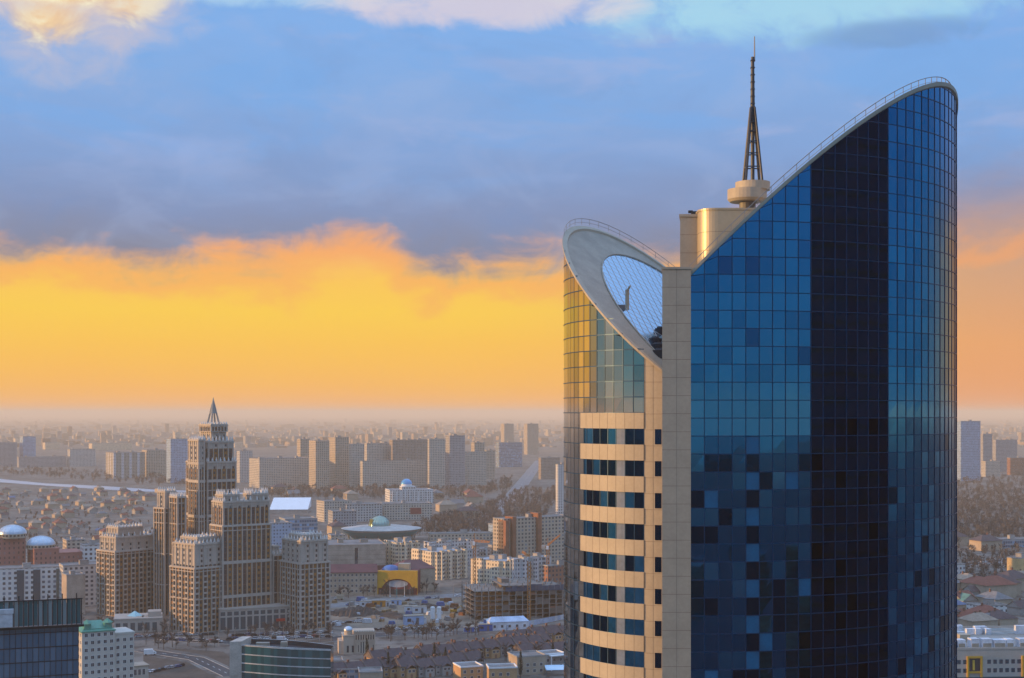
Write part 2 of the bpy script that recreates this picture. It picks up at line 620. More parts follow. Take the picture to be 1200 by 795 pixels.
patch('unseen_dark_ground', [Vector((70, -3000, 0)), Vector((1500, -3000, 0)), Vector((1500, 150, 0)), Vector((30, 150, 0))], M_ASPHALT, 0.02)  # unseen asphalt sheet added to darken the ground mirrored in the glass


# ------------------------------------------------------------------ the glass tower
def build_tower():
    FL = 2.05
    Z0 = 130.0
    T = thing('glass_skyscraper', 'twin-winged blue glass skyscraper with slanted elliptical roofs and a spire', 'skyscraper', (20, 185, 0))
    off = Vector((20, 185, 0))

    def part(sh, name, mats, parent=T, smooth=False):
        sh.v = [(x - off.x, y - off.y, z) for x, y, z in sh.v]
        return sh.build(name, mats, parent, (0, 0, 0), 0, smooth)

    # ---- wing with the curved main front
    ax, by = 38.6, 30.0
    x0, y0 = 20.3, 162.0

    def rz(x, y):
        return 145.6 + 1.022 * (x - x0) - 0.61 * (y - y0)
    pts = [(x0, y0)]
    tt = 0.0
    fine = [(x0 + ax * math.sin(PI * k / 4000), y0 + by * (1 - math.cos(PI * k / 4000))) for k in range(4001)]
    acc = 0.0
    for a, b in zip(fine, fine[1:]):
        acc += math.hypot(b[0] - a[0], b[1] - a[1])
        if acc >= 1.58:
            pts.append(b)
            acc = 0.0
    pts.append(fine[-1])
    nc = len(pts) - 1
    gl, mu = Shape(), Shape()
    rnd = random.Random(4)

    def normal(a, b):
        d = Vector((b[0] - a[0], b[1] - a[1], 0)).normalized()
        return Vector((d.y, -d.x, 0))
    for i in range(nc):
        a, b = pts[i], pts[i + 1]
        n = normal(a, b)
        za, zb = rz(*a), rz(*b)
        front = i < 40
        rows = []
        z = 0.0
        bounds = ([0.0, 60.0] if front else [0.0]) + ([60.0 + 1.75 + FL * k for k in range(0, 70)] if front else [20.0 * k for k in range(1, 10)])
        bounds = sorted(set(bounds))
        for z1, z2 in zip(bounds, bounds[1:] + [400]):
            if z1 >= max(za, zb):
                break
            ta, tb = min(z2, za), min(z2, zb)
            if z1 >= min(za, zb):
                # a sloping leftover under the roof line
                lowa, lowb = min(z1, za), min(z1, zb)
            else:
                lowa = lowb = z1
            row = round((z1 - Z0) / FL)
            r = rnd.random()
            mi = 0 if r < .55 else (1 if r < .78 else 2)
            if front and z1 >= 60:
                if row < 0:  # under the mirrored horizon the dark reflection is put into the pane tint
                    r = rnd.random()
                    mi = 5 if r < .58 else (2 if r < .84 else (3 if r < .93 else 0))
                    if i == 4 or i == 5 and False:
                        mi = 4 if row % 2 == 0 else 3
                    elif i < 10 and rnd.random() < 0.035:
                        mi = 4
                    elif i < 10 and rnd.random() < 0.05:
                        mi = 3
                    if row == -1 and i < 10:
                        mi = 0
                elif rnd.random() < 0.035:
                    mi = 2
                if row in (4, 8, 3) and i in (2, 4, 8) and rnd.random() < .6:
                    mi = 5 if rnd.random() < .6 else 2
            e = [rnd.uniform(0.0, 0.009) for _ in range(4)]
            A = Vector((a[0], a[1], lowa)) + n * e[0]
            B = Vector((b[0], b[1], lowb)) + n * e[1]
            C_ = Vector((b[0], b[1], tb)) + n * e[2]
            D = Vector((a[0], a[1], ta)) + n * e[3]
            gl.quad(A, B, C_, D, mi)
            if front and z1 >= 60:
                p, q = Vector((a[0], a[1], lowa)), Vector((b[0], b[1], lowb))
                mu.quad(p + n * .06 + Vector((0, 0, -.05)), q + n * .06 + Vector((0, 0, -.05)), q + n * .06 + Vector((0, 0, .05)), p + n * .06 + Vector((0, 0, .05)))
                mu.quad(p + n * .0 + Vector((0, 0, .05)), p + n * .06 + Vector((0, 0, .05)), q + n * .06 + Vector((0, 0, .05)), q + Vector((0, 0, .05)))
        if front:
            d = Vector((b[0] - a[0], b[1] - a[1], 0)).normalized() * 0.045
            p = Vector((a[0], a[1], 60)) + n * 0.065
            u = Vector((0, 0, za - 60))
            mu.quad(p - d, p + d, p + d + u, p - d + u)
            for sg in (-1, 1):
                mu.quad(p + d * sg, p + d * sg - n * .07, p + d * sg - n * .07 + u, p + d * sg + u)
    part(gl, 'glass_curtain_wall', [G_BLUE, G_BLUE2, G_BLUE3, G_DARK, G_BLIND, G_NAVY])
    part(mu, 'mullion_grid', M_MULL)
    # flat inner side of the wing and its roof
    sh = Shape()
    yb = pts[-1][1]
    sh.quad((x0 + .02, y0, 0), (x0 + .02, yb, 0), (x0 + .02, yb, rz(x0, yb)), (x0 + .02, y0, rz(x0, y0)))
    part(sh, 'inner_wall', M_STONE)
    sh = Shape()
    cx, cy = x0, 192.0
    inner = [(cx + (p[0] - cx) * .985, cy + (p[1] - cy) * .985) for p in pts]
    k = len(pts)
    for i in range(k - 1):
        a, b, c, d = pts[i], pts[i + 1], inner[i + 1], inner[i]
        ta, tb, tc_, td = [rz(*q) for q in (a, b, c, d)]
        n = normal(a, b) * .22
        A, B = Vector((*a, ta)) + n, Vector((*b, tb)) + n
        Cc, Dd = Vector((*c, tc_)), Vector((*d, td))
        up = Vector((0, 0, .5))
        sh.quad(A, B, B + up, A + up)
        sh.quad(A + up, B + up, Cc + up, Dd + up)
        sh.quad(Cc + up, Dd + up, Dd - up, Cc - up)
        sh.quad(A, B, Cc, Dd)
    part(sh, 'sloping_parapet', M_STONE)
    sh = Shape()
    for i in range(k // 2):
        a, b, c, d = inner[i], inner[i + 1], inner[k - 2 - i], inner[k - 1 - i]
        sh.quad(*[(q[0], q[1], rz(*q) - .6) for q in (a, b, c, d)])
    part(sh, 'sloping_roof', M_ROOFPANEL)
    # railing along the rim
    sh = Shape()
    up = Vector((0, 0, 1.0))
    prev = None
    for i in range(0, 38):
        a = pts[i]
        n = normal(pts[i], pts[i + 1])
        p = Vector((a[0], a[1], rz(*a) + .4)) - n * .4
        top = p + Vector((0, 0, .8))
        sh.bar(p, top, .045)
        if prev:
            sh.bar(prev, top, .06)
            sh.bar(prev - up * .6, top - up * .6, .035)
        prev = top
    part(sh, 'roof_railing', M_RAIL)

    # ---- beige blade between the wings
    sh = Shape()
    fx0, fx1, fy0, fy1, fz = 17.05, 20.30, 161.4, 183.0, 146.3
    sh.prism([(fx0, fy0), (fx1, fy0), (fx1, fy1), (19.75, fy1)], 0, fz)
    for k in range(0, 45):
        z = 146.3 - 2.05 - k * 2.05
        sh.prism([(fx0 - .004, fy0 - .006), (fx1 + .003, fy0 - .006), (fx1 + .003, fy0 + .5), (fx0 + .05, fy0 + .5)], z - .025, z + .025, 1)
    sh.box((fx0 + fx1) / 2 - .02, fy0 - .005, 50, (fx0 + fx1) / 2 + .02, fy0 + .1, fz - .01, 1)
    sh.prism([(fx0 - .1, fy0 - .1), (fx1 + .1, fy0 - .1), (fx1 + .1, fy1), (19.6, fy1)], fz, fz + .25, 0)
    part(sh, 'beige_blade_wall', [M_STONE, M_JOINT])

    # ---- the lower wing
    ex, ey, ea, eb = 22.0, 200.0, 14.7, 18.0

    def lz(x, y):
        return 135.0 + 0.70 * (19.2 - x) + 0.56 * (y - 182.0)

    def ell(s_):
        return (ex - ea * math.sin(s_), ey - eb * math.cos(s_))

    def s_of_px(px):
        lo, hi = 0.0, R(95)
        for _ in range(50):
            mid = (lo + hi) / 2
            q = ell(mid)
            if 600 + F * q[0] / q[1] > px:
                lo = mid
            else:
                hi = mid
        return lo
    s755, s680 = s_of_px(755), s_of_px(681)
    s767, s773 = s_of_px(767.5), s_of_px(775)
    nseg = 60
    # full body wall ring: beige column part and the rest
    def strip(sh, sa, sb, z1, z2, mi=0, n=None, push=0.0, clip=True):
        n = n or max(1, int(abs(sb - sa) / R(3.0)))
        for k in range(n):
            a, b = ell(sa + (sb - sa) * k / n), ell(sa + (sb - sa) * (k + 1) / n)
            nn = normal(b, a) if sb > sa else normal(a, b)
            ta = min(z2, lz(*a)) if clip else z2
            tb = min(z2, lz(*b)) if clip else z2
            if ta <= z1 and tb <= z1:
                continue
            ta, tb = max(ta, z1), max(tb, z1)
            A = Vector((*a, z1)) + nn * push
            B = Vector((*b, z1)) + nn * push
            sh.quad(B, A, Vector((*a, ta)) + nn * push, Vector((*b, tb)) + nn * push, mi)
    wall = Shape()
    strip(wall, R(-5), s755, 0, 400)
    part(wall, 'beige_column_wall', M_STONE)
    back = Shape()
    strip(back, R(96), R(185), 0, 400)
    part(back, 'rear_wall', M_STONE)
    # upper glass and the glazed outer edge
    gl, mu = Shape(), Shape()
    scols = []
    sc_ = s755
    while sc_ < R(96):
        scols.append(sc_)
        q = ell(sc_)
        sp = math.hypot(ea * math.cos(sc_), eb * math.sin(sc_))
        sc_ += 1.5 / sp
    scols.append(R(96))
    for a, b in zip(scols, scols[1:]):
        for row in range(-22, 16):
            z1, z2 = Z0 + row * FL, Z0 + (row + 1) * FL
            if row < 0 and b < s680 + .02:
                continue
            r = rnd.random()
            mi = 0 if r < .5 else (1 if r < .8 else 2)
            pa, pb = ell(a), ell(b)
            ta, tb = min(z2, lz(*pa)), min(z2, lz(*pb))
            if ta <= z1 and tb <= z1:
                continue
            ta, tb = max(ta, z1), max(tb, z1)
            n = normal(pb, pa)
            e = [rnd.uniform(0, .006) for _ in range(4)]
            gl.quad(Vector((*pb, z1)) + n * e[0], Vector((*pa, z1)) + n * e[1], Vector((*pa, ta)) + n * e[2], Vector((*pb, tb)) + n * e[3], mi)
            p, q = Vector((*pa, z1)) + n * .06, Vector((*pb, z1)) + n * .06
            u = Vector((0, 0, .06))
            mu.quad(q - u, p - u, p + u, q + u)
            d = (Vector((*pb, 0)) - Vector((*pa, 0))).normalized() * .045
            p0 = Vector((*pa, z1)) + n * .065
            mu.quad(p0 - d, p0 + d, p0 + d + Vector((0, 0, ta - z1)), p0 - d + Vector((0, 0, ta - z1)))
    strip(gl, s680, R(96), 0, Z0 - 22 * FL, 0)
    strip(gl, s755, s680, 0, Z0 - 22 * FL, 0)
    part(gl, 'glass_curtain_wall', [G_CLEAR, G_CLEAR2, G_CLEAR3])
    part(mu, 'mullion_grid', M_MULL)
    # ribbon windows and spandrels, floor by floor
    for k in range(0, 11):
        zt = Z0 - 2 * FL * k
        sh = Shape()
        strip(sh, s755, s680, zt - FL, zt, 0, 24, .10, False)
        for zz in (zt, zt - FL):
            n = 24
            for j in range(n):
                a, b = ell(s755 + (s680 - s755) * j / n), ell(s755 + (s680 - s755) * (j + 1) / n)
                nn = normal(b, a)
                sh.quad(Vector((*a, zz)) - nn * .3, Vector((*b, zz)) - nn * .3, Vector((*b, zz)) + nn * .1, Vector((*a, zz)) + nn * .1)
        for j in range(0, 9):
            sj = s755 + (s680 - s755) * j / 8
            a, b = ell(sj), ell(sj + .004)
            nn = normal(b, a)
            sh.quad(Vector((*b, zt - FL)) + nn * .105, Vector((*a, zt - FL)) + nn * .105, Vector((*a, zt)) + nn * .105, Vector((*b, zt)) + nn * .105, 1)
        a = ell(s680)
        nn = normal(ell(s680 + .01), a)
        sh.quad(Vector((*a, zt - FL)) - nn * .3, Vector((*a, zt - FL)) + nn * .1, Vector((*a, zt)) + nn * .1, Vector((*a, zt)) - nn * .3)
        part(sh, 'spandrel_band', [M_STONE, M_JOINT])
        sh = Shape()
        for j in range(8):
            sa, sb = s755 + (s680 - s755) * j / 8, s755 + (s680 - s755) * (j + 1) / 8
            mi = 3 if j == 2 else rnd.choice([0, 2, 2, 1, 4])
            strip(sh, sa, sb, zt - 2 * FL, zt - FL, mi, 2, -.02, False)
            a, b = ell(sa), ell(sa + .006)
            nn = normal(b, a)
            sh.quad(Vector((*b, zt - 2 * FL)) + nn * .02, Vector((*a, zt - 2 * FL)) + nn * .02, Vector((*a, zt - FL)) + nn * .02, Vector((*b, zt - FL)) + nn * .02, 5)
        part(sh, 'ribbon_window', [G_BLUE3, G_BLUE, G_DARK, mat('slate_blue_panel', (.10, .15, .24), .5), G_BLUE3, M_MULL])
        sh = Shape()
        strip(sh, s773, s767, zt - 2 * FL + .05, zt - FL - .05, 0, 2, .03, False)
        part(sh, 'small_window', [G_DARK])
    # joints of the beige column
    sh = Shape()
    for k in range(0, 30):
        zz = 136 - 2.05 * k
        strip(sh, R(2), s755, zz - .025, zz + .025, 0, 8, .006)
    for sj in (s_of_px(765.5),):
        strip(sh, sj - .001, sj + .002, 70, 400, 0, 1, .007)
    part(sh, 'cladding_joint', M_JOINT)
    # slanted roof: rim, grey deck, glazed skylight
    ring = [ell(2 * PI * k / 96) for k in range(96)]
    inn = [(ex + (p[0] - ex) * .965, ey + (p[1] - ey) * .965) for p in ring]
    sh = Shape()
    up = Vector((0, 0, .35))
    for i in range(96):
        j = (i + 1) % 96
        a, b, c, d = ring[i], ring[j], inn[j], inn[i]
        nn = normal(b, a) * .2
        A, B = Vector((*a, lz(*a))) + nn, Vector((*b, lz(*b))) + nn
        Cc, Dd = Vector((*c, lz(*c))), Vector((*d, lz(*d)))
        sh.quad(B, A, A + up, B + up)
        sh.quad(A + up, B + up, Cc + up, Dd + up)
        sh.quad(Cc + up, Dd + up, Dd - up * .4, Cc - up * .4)
        sh.quad(A, B, Cc, Dd)
    part(sh, 'sloping_parapet', M_STONE)
    sh = Shape()
    n0 = len(sh.v)
    sh.v += [(p[0], p[1], lz(*p)) for p in inn]
    sh.f.append(tuple(range(96)))
    sh.mi.append(0)
    part(sh, 'sloping_roof', M_ROOFPANEL)

    def on_roof(px, row, lift=0.0):
        # where the line of sight through this pixel meets the roof plane
        kx, kz = (px - 600) / F, -(row - HZ) / F
        # H + kz*Y = 135 + .738*(19.2 - kx*Y) + .591*(Y-182)
        Y = (135 + .70 * 19.2 - .56 * 182 - H + lift) / (kz + .70 * kx - .56)
        return Vector((kx * Y, Y, H + kz * Y))
    # the skylight is an ellipse on the roof, set towards its low side
    poly = []
    c0 = Vector((24.6, 200.2))
    for k in range(64):
        a = 2 * PI * k / 64
        x = c0.x - 11.9 * math.sin(a)
        y = c0.y - 15.2 * math.cos(a)
        poly.append((x, y))
    sh = Shape()
    sh.v += [(x, y, lz(x, y) + .05) for x, y in poly]
    sh.f.append(tuple(range(64)))
    sh.mi.append(0)
    gm = bpy.data.materials.new('skylight_glass')
    gm.use_nodes = True
    t = NT(gm.node_tree)
    p = gm.node_tree.nodes['Principled BSDF']
    tc = t.node('ShaderNodeTexCoord')
    X, Yv, Zv = t.sep(tc.outputs['Object'])[:3]
    u = t.m('FRACT', t.m('DIVIDE', t.m('ADD', X, t.m('MULTIPLY', Yv, .25)), 1.15))
    v = t.m('FRACT', t.m('DIVIDE', t.m('ADD', Yv, t.m('MULTIPLY', X, -.25)), 1.15))
    ln = t.m('MAXIMUM', t.m('LESS_THAN', u, .16), t.m('LESS_THAN', v, .13))
    gm.node_tree.links.new(t.mix(ln, (.38, .55, .68, 1), (.32, .34, .36, 1)), p.inputs['Base Color'])
    gm.node_tree.links.new(t.m('SUBTRACT', 0.85, t.m('MULTIPLY', ln, .8)), p.inputs['Metallic'])
    gm.node_tree.links.new(t.m('ADD', .12, t.m('MULTIPLY', ln, .5)), p.inputs['Roughness'])
    part(sh, 'skylight', gm)
    sh = Shape()
    for k in range(64):
        a, b = poly[k], poly[(k + 1) % 64]
        sh.bar((a[0], a[1], lz(*a) + .12), (b[0], b[1], lz(*b) + .12), .12)
    part(sh, 'skylight_frame', M_ROOFPANEL)
    # rail along the far rim
    sh = Shape()
    prev = None
    for k in range(26, 60):
        a = ring[k % 96]
        pth = Vector((a[0], a[1], lz(*a) + .5))
        if k % 2:
            continue
        top = pth + Vector((0, 0, .9))
        sh.bar(pth, top, .04)
        if prev and (top - prev).length < 4:
            sh.bar(prev, top, .05)
            sh.bar(prev - Vector((0, 0, .55)), top - Vector((0, 0, .55)), .03)
        prev = top
    part(sh, 'roof_railing', M_RAIL)
    # roof crane and cooling units on the low side
    q = on_roof(735, 362)
    sh = Shape()
    sh.bar(q + Vector((0, 0, -.2)), q + Vector((0, 0, 2.6)), .28, 0, 8)
    sh.bar(q + Vector((0, 0, 2.4)), q + Vector((.3, -1.0, 3.0)), .14)
    q2 = on_roof(728, 361)
    sh.box(q2.x - .5, q2.y - .4, q2.z - .3, q2.x + .5, q2.y + .4, q2.z + .4, 1)
    part(sh, 'roof_hoist', [M_STONE, M_STEEL])
    for (px, row, r_) in ((768, 402, .9), (771, 409, 1.0), (773, 416, 1.0), (773, 390, .6)):
        q = on_roof(px, row)
        sh = Shape()
        sh.cone(q.x, q.y, r_ * .9, r_, q.z - .5, q.z + .6, 14)
        sh.cone(q.x, q.y, r_ * .7, r_ * .5, q.z + .6, q.z + .85, 14)
        part(sh, 'cooling_fan', M_DARK)

    # ---- lift core with its drum, mast platform and spire
    sh = Shape()
    p0, p1 = at(797, 246, 192), at(821, 246, 188.5)
    zt = p1.z - .35
    sl = (797 - 600) / F
    sh.prism([(sl * 192, 192), (p1.x + 2, 192), (p1.x + 2, 200), (sl * 200 + .2, 200)], 136.0, zt - .1, 0)
    for k in range(1, 4):
        sh.box(p0.x + .01, 191.99, zt - .1 - 2.45 * k, p1.x + .02, 192.4, zt - .05 - 2.45 * k, 1)
    sh.prism([(sl * 192 - .15, 191.85), (p1.x + 2.1, 191.85), (p1.x + 2.1, 200.1), (sl * 200 + .1, 200.1)], zt - .1, zt + .25, 0)
    part(sh, 'lift_core', [M_STONE, M_JOINT])
    sh = Shape()
    def bow(g):
        r_ = 2.3 + g
        cx_, cy_ = p1.x + 2.3, 190.8
        return [(cx_ - r_ * math.cos(a_), cy_ - r_ * math.sin(a_)) for a_ in [R(-10 + 10 * k) for k in range(11)]] + [(p1.x + 15, 188.7 - g), (p1.x + 15, 199), (p1.x, 199)]
    sh.prism(bow(0), 136, zt + .35)
    for k in range(1, 4):
        sh.prism(bow(.015), zt - .1 - 2.45 * k, zt - .05 - 2.45 * k, 1)
    sh.prism(bow(.12), zt + .35, zt + .6)
    o = part(sh, 'lift_core_drum', [mat('satin_beige_panel', (.46, .38, .25), .42, .3, .05, .3, .5), M_JOINT])
    sh = Shape()
    q = at(816, 244, 192)
    sh.box(q.x - .5, 193, zt + .2, q.x + .5, 194, zt + .8)
    sh.box(q.x - .9, 193.3, zt + .6, q.x - .3, 193.7, zt + .95)
    part(sh, 'roof_camera', M_DARK)
    my = 190.0
    c = at(882, 213, my)
    sh = Shape()
    sh.cone(at(876, 0, my).x, my, 1.1, 1.1, 150, at(0, 236, my).z, 16, 0)
    part(sh, 'platform_column', M_STEEL)
    sh = Shape()
    xl = at(875.5, 0, my).x
    sh.cone(xl, my, 2.3, 2.6, at(0, 237, my).z, at(0, 234, my).z, 32, 0)
    sh.cone(xl, my, 2.6, 2.6, at(0, 234, my).z, at(0, 222.5, my).z, 32, 0)
    xu = at(882, 0, my).x
    sh.cone(xu, my, 2.3, 2.3, at(0, 223.5, my).z, at(0, 214, my).z, 32, 0)
    part(sh, 'round_mast_platform', M_STONE)
    sh = Shape()
    zb, zm, ztop, zant = at(0, 214, my).z, at(0, 126, my).z, at(0, 67, my).z, at(0, 43, my).z
    hb, hm = 1.1, .22
    legs = [(sx, sy) for sx in (-1, 1) for sy in (-1, 1)]
    def leg_at(sx, sy, f):
        h = hb + (hm - hb) * f
        return Vector((c.x + sx * h, my + sy * h, zb + (zm - zb) * f))
    for sx, sy in legs:
        sh.bar(leg_at(sx, sy, 0), leg_at(sx, sy, 1), .18, 0, 6)
    lv = [0, .2, .38, .54, .68, .8, .9, 1]
    for f0, f1 in zip(lv, lv[1:]):
        for (A, B) in (((-1, -1), (1, -1)), ((1, -1), (1, 1)), ((1, 1), (-1, 1)), ((-1, 1), (-1, -1))):
            sh.bar(leg_at(*A, f1), leg_at(*B, f1), .10)
    sh.bar((c.x, my, zm - .3), (c.x, my, ztop), .30, 0, 8, .22)
    sh.bar((c.x, my, zb), (c.x, my, zm), .26, 0, 8)
    for k in range(7):
        z = zm + (ztop - zm) * (k + .5) / 7
        sh.box(c.x - .28, my - .28, z - .06, c.x + .28, my + .28, z + .06)
    part(sh, 'lattice_mast', mat('dark_mast_steel', (.055, .06, .07), .5, .2, .1))
    sh = Shape()
    sh.bar((c.x + .25, my, ztop - .6), (c.x + .25, my, zant), .11, 0, 6, .07)
    part(sh, 'antenna', M_RAIL)


build_tower()


# ------------------------------------------------------------------ the dark tower mirrored in the curved glass
def mirrored_tower():
    a, b = Vector((77, 122, 0)), Vector((106, 159, 0))
    d = b - a
    rz = math.atan2(d.y, d.x)
    T = thing('dark_office_tower', 'dark office tower seen only as the black band mirrored in the curved glass', 'tower', a, rz)
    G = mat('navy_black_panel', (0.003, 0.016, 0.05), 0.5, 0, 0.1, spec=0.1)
    L = d.length
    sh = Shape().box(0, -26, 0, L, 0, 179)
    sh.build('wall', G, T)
    sh = Shape()
    for k in range(1, 44):
        sh.box(-.1, -26.1, k * 4.0 - .25, L + .1, .1, k * 4.0 + .25)
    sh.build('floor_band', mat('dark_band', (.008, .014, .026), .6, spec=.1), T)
    Shape().box(-.3, -26.3, 179, L + .3, .3, 180).build('roof', M_DARK, T)


mirrored_tower()


def mirrored_blocks():
    rr = random.Random(12)
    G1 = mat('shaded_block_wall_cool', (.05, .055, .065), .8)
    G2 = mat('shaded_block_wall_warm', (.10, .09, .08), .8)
    for k in range(16):
        a = R(-12 + 80 * (k + rr.random()) / 16)
        dist = rr.uniform(260, 900)
        x, y = 36 + dist * math.sin(a), 164 - dist * math.cos(a)
        if y > 60:
            continue
        hh = rr.uniform(25, 95)
        w_ = rr.uniform(18, 55)
        T = thing('mirrored_block', 'dark city block seen only as a faint shape mirrored low in the curved glass', 'building', (x, y, 0), a, 'blocks mirrored in the curved glass')
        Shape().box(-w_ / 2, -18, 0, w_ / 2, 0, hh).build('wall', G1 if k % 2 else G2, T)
        Shape().box(-w_ / 2 - .3, -18.3, hh, w_ / 2 + .3, .3, hh + 1).build('roof', M_ROOF, T)
        b = Shape()
        for f_ in range(1, int(hh // 3.5)):
            b.box(-w_ / 2 + 1, .02, f_ * 3.5, w_ / 2 - 1, .12, f_ * 3.5 + 1.5)
        b.build('window_band', M_WIN, T)


mirrored_blocks()


# ------------------------------------------------------------------ generic buildings
def footprint(x0, xm, x1, row_base, phi, d=None, Y=None):
    """near corner, front length and side length of a block seen between pixel columns x0 (side), xm (corner) and x1 (front)"""
    Y0 = Y or depth(row_base)
    t0, tm, t1 = (x0 - 600) / F, (xm - 600) / F, (x1 - 600) / F
    X0 = tm * Y0
    c, s_ = math.cos(phi), math.sin(phi)
    w = (t1 * Y0 - X0) / (c - t1 * s_)
    if d is None:
        den = s_ + t0 * c
        d = (X0 - t0 * Y0) / den if den > 0.08 else 18.0
        d = min(d, 70)
    return Vector((X0, Y0, 0)), w, max(d, 5.0)


def roof_parts(root, w, d, h, m_rim, m_deck=None, housing=1, par=0.7, hmat=None, rnd=None):
    sh = Shape()
    sh.box(-.2, -.2, h, w + .2, .25, h + par)
    sh.box(-.2, d - .25, h, w + .2, d + .2, h + par)
    sh.box(-.2, .25, h, .25, d - .25, h + par)
    sh.box(w - .25, .25, h, w + .2, d - .25, h + par)
    sh.box(.25, .25, h - .05, w - .25, d - .25, h + .1, 1)
    sh.build('roof', [m_rim, m_deck or M_ROOF], root)
    rnd = rnd or random
    for k in range(housing):
        bw, bd, bh = min(w * .25, rnd.uniform(4, 7)), min(d * .5, rnd.uniform(3.5, 6)), rnd.uniform(2.2, 3.6)
        x = w * (k + .5) / housing + rnd.uniform(-.08, .08) * w - bw / 2
        y = d * .5 - bd / 2
        b = Shape().box(x, y, h + .1, x + bw, y + bd, h + bh)
        b.box(x - .2, y - .2, h + bh, x + bw + .2, y + bd + .2, h + bh + .25, 1)
        b.build('lift_housing', [hmat or m_rim, M_ROOF], root)


def block(name, label, cat, x0, xm, x1, ytop, ybase, wall, phi=35, d=None, Y=None, housing=1, rim=None, group=None, hk=None, sunk=0.0):
    """a far block of flats or offices: wall, roof and lift housings"""
    ph = R(phi)
    c, w, dd = footprint(x0, xm, x1, ybase, ph, d, Y)
    h = H - (ytop - HZ) / F * c.y
    root = thing(name, label, cat, c, ph, group)
    Shape().box(0, 0, 0, w, dd, h).build('wall', wall, root)
    roof_parts(root, w, dd, h, rim or mat('pale_concrete', (.34, .32, .30), .85), None, housing)
    return root, w, dd, h


def win_unit(w, h, frame=M_WHITE, pane=M_WIN, fr=.09):
    """mesh of one window lying in the x-z plane, facing -y"""
    sh = Shape()
    sh.quad((-w / 2, -.02, 0), (w / 2, -.02, 0), (w / 2, -.02, h), (-w / 2, -.02, h), 0)
    for (a, b, c, d_) in ((-w / 2 - fr, -fr, w / 2 + fr, 0), (-w / 2 - fr, h, w / 2 + fr, h + fr), (-w / 2 - fr, 0, -w / 2, h), (w / 2, 0, w / 2 + fr, h)):
        sh.box(a, -.07, b, c, 0, d_, 1)
    sh.box(-.03, -.05, 0, .03, -.021, h, 1)
    return sh.mesh('window', [pane, frame])


def put_windows(root, me, xs, zs, side='front', d=0.0, name='window', skip=None, cap=None):
    n = 0
    for z in zs:
        for x in xs:
            if skip and skip(x, z):
                continue
            if cap is not None and n >= cap:
                return n
            o = bpy.data.objects.new(name, me)
            COL.objects.link(o)
            o.parent = root
            if side == 'front':
                o.location = (x, 0, z)
            else:
                o.location = (0, x, z)
                o.rotation_euler = (0, 0, -PI / 2)
            n += 1
    return n


def frange(a, b, st):
    out = []
    while a <= b + 1e-6:
        out.append(a)
        a += st
    return out


# wall finishes for blocks of flats
W_CREAM = window_wall('cream_flats', (.50, .45, .38), bay=3.3, floor=3.0)
W_GREY = window_wall('grey_flats', (.36, .35, .35), bay=3.0, floor=3.0)
W_BEIGE = window_wall('beige_flats', (.46, .38, .29), bay=3.6, floor=3.1)
W_PALE = window_wall('pale_flats', (.50, .48, .45), bay=3.4, floor=3.0)
W_BROWN = window_wall('brown_flats', (.34, .27, .215), bay=3.2, floor=3.0)
W_BLUEG = window_wall('blue_grey_flats', (.30, .40, .52), glass=(.08, .12, .17), bay=3.0, floor=3.2)
W_STRIPE = window_wall('striped_flats', (.36, .31, .25), bay=3.2, floor=3.0, strip=(.62, .62, .64), strip_every=5)
W_OFFICE = window_wall('blue_glass_offices', (.30, .33, .36), glass=(.06, .12, .19), bay=2.4, floor=3.6, fw=.86, fh=.62)
W_WHITE = window_wall('white_offices', (.60, .59, .57), bay=3.6, floor=3.4)
W_PINK = window_wall('pink_offices', (.36, .155, .125), glass=(.10, .06, .06), bay=3.4, floor=3.6, fw=.34, fh=.5)
W_BRICK = window_wall('red_brick_flats', (.30, .135, .085), bay=3.2, floor=3.1)
W_HOUSE = window_wall('plastered_house', (.42, .33, .25), bay=2.8, floor=3.0, fw=.38, fh=.42)

